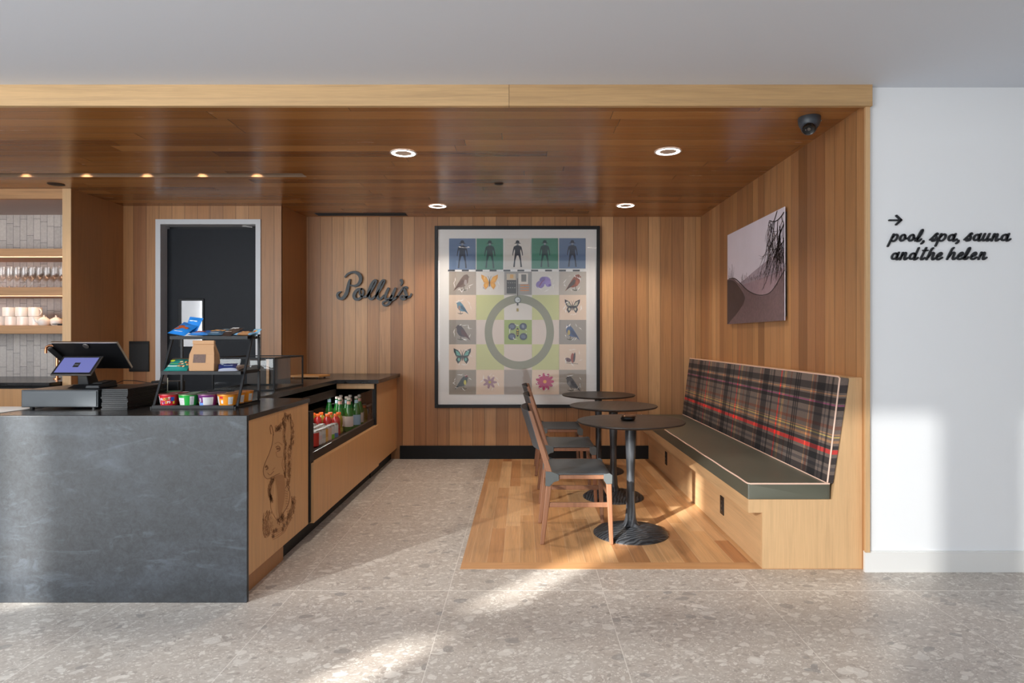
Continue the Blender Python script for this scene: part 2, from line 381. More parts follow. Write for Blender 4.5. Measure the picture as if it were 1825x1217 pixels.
def tilemat():
    m, nt, b = newmat('glazed_wall_tile'); N = NT(nt); lk = nt.links.new
    pos = N.n('ShaderNodeNewGeometry').outputs['Position']; sp = N.n('ShaderNodeSeparateXYZ'); lk(pos, sp.inputs[0])
    w, L = .066, .205
    a = N.m('DIVIDE', N.m('ADD', sp.outputs[0], 66.01), w); ia = N.m('FLOOR', a); fa = N.m('FRACT', a)
    w1 = N.n('ShaderNodeTexWhiteNoise', noise_dimensions='1D'); lk(ia, w1.inputs['W'])
    z = N.m('DIVIDE', N.m('ADD', sp.outputs[2], N.m('MULTIPLY', w1.outputs['Value'], L*2)), L); iz = N.m('FLOOR', z); fz = N.m('FRACT', z)
    w2 = N.n('ShaderNodeTexWhiteNoise', noise_dimensions='2D'); lk(N.comb(ia, iz, 0), w2.inputs['Vector'])
    col = N.ramp(w2.outputs['Value'], [(0, S(184,172,164)), (.5, S(202,189,180)), (1, S(214,201,191))])
    col = N.mix(.25, col, N.ramp(N.noise(pos, 40, 5, .7), [(.3, S(150,146,146)), (.7, S(224,219,216))]))
    e = N.m('MINIMUM', N.m('MULTIPLY', N.m('MINIMUM', fa, N.m('SUBTRACT', 1.0, fa)), w), N.m('MULTIPLY', N.m('MINIMUM', fz, N.m('SUBTRACT', 1.0, fz)), L))
    sm = N.m('LESS_THAN', e, .0016); col = N.mix(sm, col, S(110,106,104))
    lk(col, b.inputs['Base Color']); b.inputs['Roughness'].default_value = .25
    bp = N.n('ShaderNodeBump'); bp.inputs['Distance'].default_value = .002; bp.inputs['Strength'].default_value = .4
    lk(N.m('SUBTRACT', 1.0, sm), bp.inputs['Height']); lk(bp.outputs[0], b.inputs['Normal'])
    return m
M['tile'] = tilemat()
def plaid():
    m, nt, b = newmat('plaid_wool'); N = NT(nt); lk = nt.links.new
    pos = N.n('ShaderNodeNewGeometry').outputs['Position']; sp = N.n('ShaderNodeSeparateXYZ'); lk(pos, sp.inputs[0])
    base = S(112,98,90); dk = S(34,30,34); gy = S(74,68,68); red = S(214,48,44); yel = S(204,176,98); tan = S(176,130,92); pur = S(150,62,112); brn = S(116,74,58)
    t = N.m('FRACT', N.m('ADD', N.m('DIVIDE', N.m('SUBTRACT', 4.316, sp.outputs[1]), .84), 10.0))
    def bands(lst, bg):
        st = [(0, bg)]
        for (p, w, c) in lst: st += [(max(p-w/2, .0005), c), (p+w/2, bg)]
        return st
    warp = N.ramp(t, bands([(.012,.02,red),(.075,.008,yel),(.10,.014,tan),(.20,.018,brn),(.29,.025,dk),(.325,.022,dk),(.36,.022,dk),(.555,.016,tan),(.60,.03,brn),(.70,.12,dk),(.80,.016,gy),(.86,.03,dk)], base), True)
    s = N.m('DIVIDE', N.m('SUBTRACT', sp.outputs[2], .46), .62)
    weft = N.ramp(s, bands([(.045,.09,dk),(.14,.03,gy),(.215,.06,dk),(.295,.038,red),(.335,.03,dk),(.385,.022,tan),(.425,.012,yel),(.45,.014,tan),(.51,.03,brn),(.60,.022,gy),(.685,.035,dk),(.712,.012,pur),(.755,.05,dk),(.80,.014,tan),(.86,.07,dk)], base), True)
    vv = N.m('MULTIPLY', sp.outputs[2], 1.0)
    tw = N.m('GREATER_THAN', N.m('FRACT', N.m('MULTIPLY', N.m('ADD', sp.outputs[1], sp.outputs[2]), 260.0)), .5)
    avg = N.mix(N.m('ADD', N.m('MULTIPLY', tw, .24), .38), warp, weft)
    prod = N.mix(1.0, N.mix(1.0, warp, weft, 'MULTIPLY'), base, 'DIVIDE')
    col = N.mix(.6, avg, prod)
    fz = N.noise(pos, 300, 2, .6)
    col = N.mix(1.0, col, N.ramp(fz, [(.3, (.8,.8,.8)), (.7, (1.1,1.1,1.1))]), 'MULTIPLY')
    lk(col, b.inputs['Base Color']); b.inputs['Roughness'].default_value = .85
    bp = N.n('ShaderNodeBump'); bp.inputs['Strength'].default_value = .3; bp.inputs['Distance'].default_value = .001
    lk(fz, bp.inputs['Height']); lk(bp.outputs[0], b.inputs['Normal'])
    return m
M['plaid'] = plaid()
def carved():
    m, nt, b = newmat('carved_black_wood'); N = NT(nt); lk = nt.links.new
    v = N.n('ShaderNodeTexCoord').outputs['Object']; sp = N.n('ShaderNodeSeparateXYZ'); lk(v, sp.inputs[0])
    w = N.n('ShaderNodeTexWave', wave_type='RINGS', rings_direction='X'); w.inputs['Scale'].default_value = 9; w.inputs['Distortion'].default_value = 6; w.inputs['Detail'].default_value = 2; w.inputs['Detail Scale'].default_value = 1.5
    lk(N.comb(sp.outputs[0], N.m('MULTIPLY', sp.outputs[1], 1.5), N.m('MULTIPLY', sp.outputs[2], .15)), w.inputs['Vector'])
    col = N.ramp(w.outputs['Fac'], [(.2, S(30,31,34)), (.8, S(60,62,66))]); lk(col, b.inputs['Base Color'])
    b.inputs['Roughness'].default_value = .42
    bp = N.n('ShaderNodeBump'); bp.inputs['Strength'].default_value = .6; bp.inputs['Distance'].default_value = .003
    lk(w.outputs['Fac'], bp.inputs['Height']); lk(bp.outputs[0], b.inputs['Normal'])
    return m
M['carved'] = carved()
def sun_dimmer_mat():  # part-transparent sheet for the added panels that weaken the sun
    m, nt, b = newmat('sun_dimming_sheet'); nt.nodes.remove(b); out = nt.nodes['Material Output']
    tr = nt.nodes.new('ShaderNodeBsdfTransparent'); df = nt.nodes.new('ShaderNodeBsdfDiffuse'); df.inputs[0].default_value = (.8,.8,.8,1)
    mx = nt.nodes.new('ShaderNodeMixShader'); mx.inputs[0].default_value = .60
    nt.links.new(tr.outputs[0], mx.inputs[1]); nt.links.new(df.outputs[0], mx.inputs[2]); nt.links.new(mx.outputs[0], out.inputs[0])
    return m
M['shade'] = sun_dimmer_mat()
_cc = {}
def COL(r, g, b, rough=.5, **k):
    key = (r, g, b, rough)
    if key not in _cc: _cc[key] = plain('paint_%d_%d_%d' % (r, g, b), S(r, g, b), rough, **k)
    return _cc[key]

# ------------------------------------------------------------------ room shell
def struct(name, mb, mat, **k): return setp(mb.build(name, mat, **k), kind='structure')
XL, XR, YB = -8.0, 5.5, 6.71
CZ, WC = 2.654, 2.56                                    # white ceiling, wood ceiling
WX = 1.88                                               # right wall of the nook
mb = MB()
mb.box(XL, -.348, -2.0, 6.9, -.1, 0); mb.box(-.348, XR, -2.0, 3.51, -.1, 0); mb.box(WX, XR, 3.51, 6.9, -.1, 0)
struct('floor', mb, M['terrazzo'])
mb = MB(); mb.box(-.348, WX, 3.61, 6.9, -.1, 0.001); struct('floor_wood', mb, M['oak_floor'])
mb = MB(); mb.box(-.348, WX, 3.51, 3.61, -.1, 0.0012); struct('trim_1', mb, M['oak_floor_border'])
mb = MB(); mb.box(-2.6, WX+.05, YB, YB+.1, 0, 2.8); struct('wall_back', mb, M['oak_back'])
mb = MB(); mb.box(WX, WX+.012, 3.47, YB, 0, WC); struct('wall_right', mb, M['oak_side'])
mb = MB(); mb.box(WX-.012, WX+.012, 3.455, 3.4701, .11, WC); struct('trim_2', mb, M['oak_pale'])
mb = MB(); mb.box(WX+.012, XR, 3.48, 3.6, 0, 2.8); struct('wall_front_right', mb, M['white_wall'])
mb = MB(); mb.box(WX-.012, XR, 3.462, 3.48, 0, .108); mb.box(WX-.012, XR, 3.466, 3.48, .108, .113); struct('baseboard_right', mb, M['white_trim'])
mb = MB(); mb.box(-1.30, 1.326, YB-.015, YB, 0.001, .14); struct('baseboard_back', mb, M['black_base'])
# alcove with the service door
DX0, DX1, DZ = (278-CX)*6.155/F, (465-CX)*6.155/F, H+(CY-391)*6.155/F
mb = MB(); mb.box(-3.88, DX0, 6.155, 6.3, 0, WC); mb.box(DX1, -2.337, 6.155, 6.3, 0, WC); mb.box(DX0, DX1, 6.155, 6.3, DZ, WC)
struct('wall_alcove', mb, M['oak_alcove'])
mb = MB(); mb.prism([(-2.337, 6.155, 0), (-2.29, YB, 0), (-2.36, YB, 0), (-2.36, 6.3, 0), (-2.345, 6.155, 0)], (0,0,WC)); struct('wall_left_return', mb, M['oak_dark'])
mb = MB(); mb.box(-3.95, -3.88, 5.45, 6.3, 0, WC); struct('wall_left_divider', mb, M['oak_dark'])
mb = MB(); mb.box(-3.952, -3.879, 5.44, 5.45, 0, WC); struct('trim_3', mb, M['oak_pale'])
# white ceiling + raised ceiling by the windows, wood ceiling with the light slot
mb = MB(); mb.box(XL, XR, 2.0, 3.6, CZ, CZ+.9); mb.box(XL, XR, -2.0, 2.0, 3.5, 3.6); struct('ceiling', mb, M['white_ceiling'])
SX = (541-CX)*4.97/F
mb = MB(); mb.box(XL, WX, 3.47, 4.93, WC, WC+.12); mb.box(XL, WX, 5.05, 6.9, WC, WC+.12); mb.box(SX, WX, 4.93, 5.05, WC, WC+.12)
struct('ceiling_wood', mb, M['oak_ceiling'])
mb = MB(); mb.box(XL, SX, 4.93, 5.05, WC+.1, WC+.12); struct('ceiling_slot', mb, M['black_matte'])
mb = MB(); mb.box(XL, SX, 5.046, 5.0499, WC+.0, WC+.1); struct('trim_4', mb, plain('slot_lining', S(128,100,76), .6))
mb = MB(); mb.box(XL, (1555-CX)*3.44/F, 3.44, 3.47, H+(CY-188.5)*3.44/F, CZ); struct('trim_5', mb, M['oak_beam'])
# side walls and the window wall behind the camera
mb = MB(); mb.box(XL-.1, XL, -2, 6.9, 0, 3.5); struct('wall_left', mb, M['white_wall'])
mb = MB(); mb.box(XR, XR+.1, -2, 3.6, 0, 3.5); struct('wall_right_far', mb, M['white_wall'])
mb = MB()
for a, b_ in ((XL, -7.2), (-1.95, -1.61), (1.6, XR)): mb.box(a, b_, FY-.15, FY, 0, 3.5)
mb.box(-7.2, 1.6, FY-.15, FY, WZ1, 3.5); mb.box(-7.2, -1.95, FY-.15, FY, 0, WZ0); mb.box(-1.61, 1.6, FY-.15, FY, 0, WZ0)
struct('wall_front', mb, M['white_wall'])
for i, (a, b_) in enumerate(WIN):
    mb = MB(); mb.box(a, b_, FY-.12, FY-.115, WZ0, WZ1)
    wo = struct('window_%d' % (i+1), mb, M['glass'])
    fr = MB()
    for (p, q) in ((a, a+.04), (b_-.04, b_)): fr.box(p, q, FY-.14, FY-.09, WZ0, WZ1)
    fr.box(a+.04, b_-.04, FY-.14, FY-.09, WZ0, WZ0+.04); fr.box(a+.04, b_-.04, FY-.14, FY-.09, WZ1-.04, WZ1); fr.box(a+.04, b_-.04, FY-.15, FY-.05, 2.12, 2.23)
    fr.build('window_frame', M['black_metal'], wo)
for a, b_, t in ((-7.25,-6.40,'far left'), (-6.20,-4.12,'wide left'), (-3.89,-1.88,'middle'), (-1.68,1.66,'right-hand wide')):  # unseen panels added to dim the sun, gaps left for bright streaks
    mb = MB(); mb.box(a, b_, FY+.02, FY+.022, WZ0-.05, WZ1+.05)
    setp(mb.build('sun_dimming_panel', M['shade']), '%s unseen sheer panel added to dim the sun at the window wall' % t, 'shade', 'added sun-dimming panels')
mb = MB(); mb.box(-40, 40, -60, -2, -.2, -.1); struct('ground', mb, plain('pavement', S(190,186,178), .8))

# ------------------------------------------------------------------ shelving niche on the left
NB = 6.17
mb = MB(); mb.box(XL, -3.95, NB, NB+.1, 0, WC); struct('wall_left_tiled', mb, M['tile'])
mb = MB(); mb.box(XL, -3.952, 5.45, 5.50, H+(CY-354)*5.45/F, WC)
struct('trim_6', mb, M['oak_shelf'])
mb = MB(); mb.box(XL, -3.952, 5.50, NB, H+(CY-354)*5.45/F, WC); struct('ceiling_niche', mb, plain('niche_soffit', S(196,178,170), .7))
SY = 5.72
def zz(py, y): return H-(py-CY)*y/F
shz = []
for (yt, yb, led, lab) in ((443, 456.5, True, 'topmost oak wall shelf, bare on top, with a glowing strip beneath'), (512, 526.5, True, 'middle oak wall shelf carrying the clear stemmed glasses'), (580, 594.5, False, 'lowest oak wall shelf carrying white mugs and teapots')):
    z1, z0 = zz(yt, SY), zz(yb, SY); shz.append(z1)
    t = thing('wall_shelf', (-5.2, NB, z0), lab, 'shelf', 'oak shelves on the tiled wall')
    MB().box(-6.6, -3.953, SY, NB-.001, z0, z1).build('board', M['oak_shelf'], t, bevel=.002)
    if led:
        MB().box(-6.6, -3.96, SY+.03, SY+.042, z0-.0045, z0-.0001).build('light_strip', M['warm_led'], t)
        a = area('strip_light', (-5.25+5.2, SY+.05-NB, -.012), (R(-28), 0, 0), 2.6, .03, 6.5 if yt < 500 else 5, (1.0,.64,.40), t)
# back bar counter and cabinet
t = thing('back_counter', (-5.2, 5.7, 0), 'black topped back counter with oak doors below the tiled wall', 'counter')
MB().box(-6.6, -3.96, 5.30, NB-.001, .88, .905).build('worktop', M['stone_top'], t)
MB().box(-6.6, -3.965, 5.34, NB-.001, .0, .88).build('carcass', M['black_base'], t)
for k in range(4):
    MB().box(-3.97-.62*(k+1)+.004, -3.97-.62*k, 5.32, 5.339, .1, .852).build('door', M['oak_panel'], t, bevel=.001)

def lathe_thing(name, prof, mat, label, cat, n=20, group=None):
    o = MB().lathe(prof, n).build(name, mat, origin=(0,0,0), smooth=True); return setp(o, label, cat, group)
# stemmed glasses
g0 = lathe_thing('stemmed_glass', [(.0,.0),(.030,.001),(.031,.003),(.012,.010),(.0045,.02),(.004,.062),(.010,.075),(.024,.092),(.031,.115),(.0325,.145),(.029,.195),(.0278,.195),(.0308,.145),(.0295,.116),(.022,.094),(.006,.080),(.0,.079)], M['stem_glass'], '', 'glass', 16)
rows = ['front', 'second', 'third']; nth = ['nearest the oak column', 'second from the oak column', 'third from the oak column', 'fourth from the oak column', 'fifth from the oak column', 'sixth from the oak column', 'seventh from the oak column', 'eighth from the oak column', 'ninth from the oak column', 'tenth from the oak column', 'eleventh from the oak column', 'twelfth from the oak column']
used = False
for r in range(3):
    for c in range(10):
        spawn(g0, used, (-4.205-.0685*c-.02*r, 5.79+.105*r, shz[1]+.0005), 'clear stemmed glass, %s row, %s' % (rows[r], nth[c]), group='stemmed glasses on the middle shelf'); used = True
# mugs
def mug_proto():
    t = thing('mug', (0,0,0), '', 'mug')
    MB().lathe([(.0,0),(.048,0),(.053,.003),(.054,.01),(.054,.083),(.0525,.084),(.050,.082),(.050,.012),(.0,.01)], 28).build('cup', M['ceramic'], t, smooth=True)
    pts = [(.052+.032*math.sin(R(a)), 0, .042+.026*math.cos(R(a))) for a in range(0, 181, 20)]
    MB().tube(pts, .0055, 8).build('handle', M['ceramic'], t, smooth=True)
    return t
mg = mug_proto(); used = False
def XatPX(px, y): return (px-CX)*y/F
for (px, lv, rz, lab) in ((17,1,100,'white mug in the upper tier, third from the teapots'), (40,1,85,'white mug in the upper tier, second from the teapots'), (63,1,-20,'white mug in the upper tier with its handle out to the right'),
                          (0.5,0,80,'white mug in the lower tier at the cut left end of the shelf'), (21.8,0,95,'white mug in the lower tier, third from the teapots'), (43.1,0,90,'white mug in the lower tier, second from the teapots'), (64.4,0,85,'white mug in the lower tier tucked behind the left teapot')):
    spawn(mg, used, (XatPX(px, 5.86)-.001*px*(0), 5.86+.0*(lv == 0), shz[2]+.0005+lv*.0845), lab, rz=R(rz), group='white mugs on the lowest shelf'); used = True
def pot_proto():
    t = thing('teapot', (0,0,0), '', 'teapot')
    MB().lathe([(.0,0),(.034,.0),(.046,.012),(.052,.032),(.048,.052),(.034,.066),(.024,.070),(.0,.071)], 28).build('body', M['ceramic'], t, smooth=True)
    MB().lathe([(.026,.069),(.024,.074),(.010,.079),(.006,.082),(.009,.088),(.007,.094),(.0,.095)], 20).build('lid', M['ceramic'], t, smooth=True)
    MB().tube([(-.040,0,.030),(-.060,0,.045),(-.070,0,.066),(-.078,0,.078)], [.016,.011,.008,.007], 12).build('spout', M['ceramic'], t, smooth=True)
    MB().tube([(.045,0,.055),(.070,0,.062),(.082,0,.045),(.072,0,.022),(.048,0,.018)], .005, 8).build('handle', M['ceramic'], t, smooth=True)
    return t
tp = pot_proto()
spawn(tp, False, (XatPX(78.5, 5.775), 5.775, shz[2]+.0005), 'white teapot in front of the lower mugs, left of the pair', R(35), group='white teapots on the lowest shelf')
spawn(tp, True, (XatPX(100, 5.83), 5.83, shz[2]+.0005), 'white teapot next to the gold tin, right of the pair', R(35), group='white teapots on the lowest shelf')
setp(MB().box(XatPX(94,5.77), -3.957, 5.76, 5.80, shz[2]+.012, shz[2]+.017).box(XatPX(103,5.77), -3.957, 5.765, 5.795, shz[2]+.0004, shz[2]+.012).build('serving_tray', M['black_plastic']), 'small black tray at the right end of the lowest shelf', 'tray')
t = thing('tea_tin', (XatPX(112,5.92), 5.92, shz[2]+.0005), 'small gold tin with a green mark at the right end of the lowest shelf', 'tin')
MB().lathe([(.0,0),(.03,0),(.03,.062),(.027,.068),(.0,.068)], 20, ORG[t.name]).build('can', COL(212,176,96,.35), t, smooth=True)
MB().box(XatPX(112,5.92)-.018, XatPX(112,5.92), 5.888, 5.8895, shz[2]+.015, shz[2]+.05).build('label_mark', COL(96,120,60), t)
# copper tap
t = thing('tap', (XatPX(88,5.75), 5.75, .9055), 'copper tap with a curved spout behind the till screen', 'tap')
x0 = ORG[t.name].x
zt = zz(616, 5.75)
MB().tube([(x0+.07,5.75,.906),(x0+.07,5.75,zt-.045),(x0+.06,5.75,zt-.015),(x0+.035,5.75,zt),(x0,5.75,zt),(x0-.025,5.75,zt-.012),(x0-.032,5.75,zt-.04),(x0-.033,5.75,zt-.068)], .012, 14).build('spout', M['copper'], t, smooth=True)
MB().lathe([(.03,0),(.03,.01),(.0,.011)], 20, (x0+.07,5.75,.9055)).build('base', M['copper'], t, smooth=True)

# ------------------------------------------------------------------ service door
t = setp(MB().box(DX0+.05, DX1-.048, 6.26, 6.30, .005, DZ-.075).build('door_1', M['door_black']), kind='structure')
fr = MB(); fr.box(DX0, DX0+.048, 6.145, 6.155, 0, DZ); fr.box(DX1-.048, DX1, 6.145, 6.155, 0, DZ); fr.box(DX0+.048, DX1-.048, 6.145, 6.155, DZ-.048, DZ)
fr.box(DX0+.0, DX0+.048, 6.155, 6.31, 0, DZ-.001); fr.box(DX1-.048, DX1-.0, 6.155, 6.31, 0, DZ-.001); fr.box(DX0+.048, DX1-.048, 6.155, 6.31, DZ-.048, DZ-.001)
fr.build('door_frame', M['frame_paint'], t)
MB().box(DX0, DX1, 6.32, 6.34, 0, DZ).build('door_back', M['black_matte'], t)
a = PX(401, 400, 6.24)
mb = MB(); mb.bar(PX(436, 401, 6.22), PX(458, 400.5, 6.2), .02, .014).bar(PX(432, 403, 6.24), PX(450, 405, 6.22), .012, .01); mb.build('door_closer', M['steel'], t)
w0 = PX(318, 532, 6.255); w1 = PX(364, 592, 6.255)
vf = MB().box(w0.x, w1.x, 6.248, 6.26, w1.z-.15, w0.z).build('vision_frame', M['black_metal'], t, bevel=.004)
MB().box(PX(324,0,6.25).x, PX(360.5,0,6.25).x, 6.246, 6.249, w1.z-.14, zz(536,6.25)).build('vision_pane', plain('mirror_pane', S(200,198,196), .06, 1), vf)
p0 = PX(231, 608, 6.15); p1 = PX(266, 662, 6.15)
t = thing('control_panel', (p0.x, 6.15, p1.z), 'flat black wall panel on the oak beside the service door', 'panel')
MB().box(p0.x, p1.x, 6.138, 6.1549, p1.z, p0.z).build('housing', M['black_plastic'], t, bevel=.003)
MB().box(p0.x+.008, p1.x-.008, 6.136, 6.1385, p1.z+.02, p0.z-.03).build('screen', M['black_matte'], t)

# ------------------------------------------------------------------ main counter
CE = -1.334; CD = 3.064; CT = .903; CB = 3.97
t = thing('service_counter', (-4.5, CD, 0), 'black stone fronted service counter with an oak end panel', 'counter')
MB().box(-7.6, CE, CD, CD+.022, 0, CT).build('front_slab', M['stone'], t, bevel=.0015)
mb = MB()
mb.prism([(-7.6,CD+.0221,CT-.026),(CE,CD+.0221,CT-.026),(CE,CB,CT-.026),(-2.6,CB,CT-.026),(-2.6,3.46,CT-.026),(-7.6,3.46,CT-.026)], (0,0,.026))
mb.build('worktop', M['stone_top'], t, bevel=.001)
END = MB().box(-2.6, CE-.004, CD+.0221, CB-.02, .12, CT-.0262).build('end_panel', M['oak_panel'], t)
MB().box(-2.6, CE-.05, CD+.0221, 3.66, .0, .12).build('kickboard', M['oak_dark'], t)
MB().box(-7.6, -2.6, CD+.03, 3.42, .0, CT-.0262).build('carcass', M['black_base'], t)
# engraved horse portrait
HX = CE-.0035
def hmap(cx, cy):
    p = PXX(460+cx/4.675, 720+cy/4.675, HX); return p
E1 = plain('engraving_mid', S(164,118,78), .6); E2 = plain('engraving_dark', S(132,90,58), .6); E3 = plain('engraving_pale', S(188,144,100), .6)
hb = MB(); bk = (-.0004, 0, 0)
hb_l = Vector((.0003,0,0))
def hs(pts, w, mat, lift=0, n=5): stroke(hb, pts, lambda x, y: hmap(x, y)+Vector((.0002*lift,0,0)), bk, mat, n, w=w)
def hfill(pts, mat, lift=0): 
    P = catmull(pts+[pts[0]], 4)[:-1]
    hb.prism([hmap(*p)+Vector((.0002*lift,0,0)) for p in P], bk, mat)
hfill([(125,250),(150,200),(200,215),(225,300),(220,420),(215,520),(235,640),(255,720),(235,850),(175,955),(150,900),(150,760),(140,610),(175,575),(130,600),(85,620),(55,600),(45,545),(65,480),(95,405),(115,330)], E3, 0)
hfill([(140,605),(170,590),(215,600),(225,700),(215,820),(185,930),(165,880),(160,740)], E1, 1)
hs([(108,250),(100,200),(108,175),(122,215),(128,260)], 6, E2, 2)
hs([(125,250),(118,330),(95,405),(65,475),(45,535),(48,590),(75,622),(110,612),(140,595),(180,578)], 5, E2, 2)
hs([(80,575),(100,590),(130,560)], 5, E2, 2); hs([(62,525),(72,515),(80,535),(70,545)], 12, E2, 2); hs([(120,550),(140,530)], 6, E1, 2)
hs([(148,360),(165,350),(182,362),(180,385),(160,395)], 7, E2, 2); hs([(160,372),(172,372)], 18, E2, 3); hs([(140,330),(170,318),(200,340)], 6, E1, 2)
hs([(150,400),(160,440),(200,440)], 5, E1, 2); hs([(215,420),(200,500),(215,560)], 6, E1, 2)
rnd = random.Random(3)
def clump(pts, spread, k, w):
    P = catmull(pts, 6)
    for (x, y) in P:
        for _ in range(k+2):
            dx = rnd.uniform(-spread, spread); dy = rnd.uniform(-spread, spread)*1.3; r_ = rnd.uniform(6, 15); sx = rnd.choice((-1, 1))
            hs([(x+dx, y+dy-r_), (x+dx+sx*r_*.45, y+dy-r_*.2), (x+dx-sx*r_*.2, y+dy+r_*.5), (x+dx+sx*r_*.3, y+dy+r_*1.1)], rnd.uniform(2.2, 4.2)*w/4, rnd.choice((E1, E1, E2)), rnd.choice((2,3)), 2)
hfill([(150,215),(190,190),(205,130),(230,80),(262,110),(292,170),(292,330),(285,470),(275,600),(245,685),(225,620),(215,480),(208,340),(200,240)], E3, 1)
hfill([(118,625),(88,680),(80,740),(100,800),(125,760),(135,660)], E3, 1); hfill([(95,905),(50,960),(38,1050),(70,1115),(110,1080),(190,1060),(260,990),(240,930),(170,990)], E3, 1); hfill([(280,785),(315,800),(300,890),(262,960),(240,940),(270,860)], E3, 1)
clump([(150,210),(185,195),(215,150),(230,95),(262,120),(280,180),(285,260),(282,330)], 14, 3, 4)
clump([(225,180),(215,260),(225,340),(222,430),(225,520),(222,600)], 10, 3, 4)
clump([(265,340),(262,430),(258,520),(255,600),(248,670)], 14, 3, 4)
clump([(125,620),(105,665),(92,720),(100,770),(112,795)], 11, 4, 4)
clump([(90,920),(62,965),(58,1030),(72,1080),(100,1000)], 22, 4, 3.5)
clump([(295,790),(292,850),(275,910),(250,950)], 16, 4, 4)
clump([(190,930),(210,950),(165,975)], 18, 3, 4)
for k in range(5): hs([(105+4*k,1075+14*k),(170,1040+16*k),(245-6*k,1000+16*k),(262-8*k,985+14*k)], 4, E1, 2)
for (x, y) in ((130,1060),(150,1050),(215,1010),(240,990),(125,1100),(205,1040)):
    for a in range(0, 360, 45): hs([(x,y),(x+13*math.cos(R(a)), y+19*math.sin(R(a)))], 4.5, E2, 3)
hs([(245,690),(265,740),(252,830),(215,900),(170,965),(195,985)], 5, E2, 2); hs([(135,610),(112,700),(105,800),(110,880),(150,960)], 4, E1, 2)
hs([(230,700),(240,675),(262,690),(250,720)], 5, E2, 3); hs([(235,110),(240,160),(225,300)], 6, E3, 4); hs([(255,110),(262,180),(240,300)], 6, E3, 4); hs([(255,100),(268,80),(275,125)], 4, E2, 3)
for k in range(9): hs([(222+k*2,720+k*22),(245+k,730+k*20)], 3, E2, 2)
o = hb.build('engraving', E2, END); o['label'] = 'brown engraved portrait of a horse in a ruffled collar'
setp(MB().prism([(-2.95,3.12,CT),(-2.62,3.10,CT),(-2.60,3.452,CT),(-2.9,3.455,CT)], (0,0,.003)).build('paper_sheet', M['tray_top']), 'white sheet lying on the counter at the left of the till drawer', 'paper')

# ------------------------------------------------------------------ side run: grab-and-go fridge, cabinet, rear worktop
RX = -1.68; ND = 5.70
t = thing('side_counter', (-2.0, 5.3, 0), 'dark topped side counter running back to the oak wall behind the fridge', 'counter')
mb = MB(); mb.prism([(-2.29,CB+.001,CT-.035),(RX,CB+.001,CT-.035),(RX,ND,CT-.035),(-1.30,ND,CT-.035),(-1.30,YB-.001,CT-.035),(-2.29,YB-.001,CT-.035)], (0,0,.035))
mb.build('worktop', M['stone_top'], t, bevel=.001)
MB().box(RX, -1.345, ND+.02, ND+.04, .82, CT-.0352).build('fascia', M['oak_pale'], t)
MB().box(-1.362, CE, 5.795, YB-.001, .115, CT-.0352).build('end_panel', M['oak_panel'], t)
MB().box(-2.29, RX-.01, CB+.001, 6.69, .0, .44).box(-2.29, -2.27, CB+.001, 6.69, .44, CT-.036).build('carcass', M['black_base'], t)
MB().box(RX, CE-.06, 5.795, YB-.002, .0, .115).build('kickboard', M['black_base'], t)
FT = thing('drinks_fridge', (-1.6, 4.9, 0), 'black open-topped drinks fridge with a glass front and oak drawer', 'fridge')
MB().box(-1.675, -1.352, CB+.002, 5.79, .115, .455).box(-1.675,-1.40,3.68,5.79,.0,.115).build('base', M['black_base'], FT)
MB().box(-2.26, -1.395, 4.02, 6.5, .44, .4595).build('shelf', M['dark_inside'], FT)
MB().box(-2.265, -2.255, 4.0, 6.5, .4596, .86).box(-2.25, -1.37, 6.49, 6.50, .4596, .86).build('liner', M['dark_inside'], FT)
MB().box(-1.40, -1.335, CB+.002, CB+.075, .12, .815).build('front_post', M['black_metal'], FT, bevel=.002)
MB().box(-1.37, -1.335, 5.75, 5.79, .456, .86).build('rear_post', M['black_metal'], FT, bevel=.002)
MB().prism([(-1.44,CB+.08,.4597),(-1.35,CB+.08,.4597),(-1.35,CB+.08,.545),(-1.365,CB+.08,.55)], (0,5.75-CB-.08,0)).build('front_ledge', M['ledge'], FT)
MB().box(-1.352, -1.347, CB+.08, 5.75, .545, .815).build('glass_front', glassy('fridge_glass', (.97,.98,.98), .35), FT)
MB().box(RX-.03, RX-.005, CB+.01, 5.72, .755, .815).build('top_rail', M['ledge'], FT)
MB().box(-1.351, -1.318, 3.995, 5.80, .112, .488).build('drawer_front', M['oak_panel'], FT, bevel=.0015)
a = area('fridge_light', (-1.72+1.6, 5.0-4.9, .748), (0, R(-25), 0), .03, 1.4, 2.2, (1,.97,.92), FT)

# drinks
def body_cap(name, cat, prof, capprof, mat, capmat, lab=None, labmat=None, extra=None):
    t = thing(name, (0,0,0), '', cat)
    MB().lathe(prof, 20).build('body', mat, t, smooth=True)
    MB().lathe(capprof, 16).build('cap', capmat, t, smooth=True)
    if lab: MB().lathe(lab, 20, cap=False).build('label_wrap', labmat, t, smooth=True)
    if extra: MB().lathe(extra[0], 16, cap=False).build('neck_label', extra[1], t, smooth=True)
    return t
GREEN = plain('green_bottle_glass', S(20,104,34), .08, coat=.5)
gp = [(.0,0),(.037,.0),(.0385,.006),(.0385,.150),(.034,.178),(.022,.215),(.0155,.245),(.0145,.282),(.0,.283)]
gb = {}
def green(kind):
    lm = {'pale': COL(222,206,200,.6), 'blue': COL(150,186,214,.6)}[kind]
    return body_cap('water_bottle', 'bottle', gp, [(.0165,.278),(.0165,.293),(.014,.297),(.0,.297)], GREEN, COL(206,196,190,.4), [(.0392,.045),(.0392,.135)], lm, ([(.0172,.238),(.016,.266)], COL(230,178,166,.6) if kind == 'pale' else COL(170,200,220,.6)))
pale, blue = green('pale'), green('blue'); up = ub = False
SZ = .4600
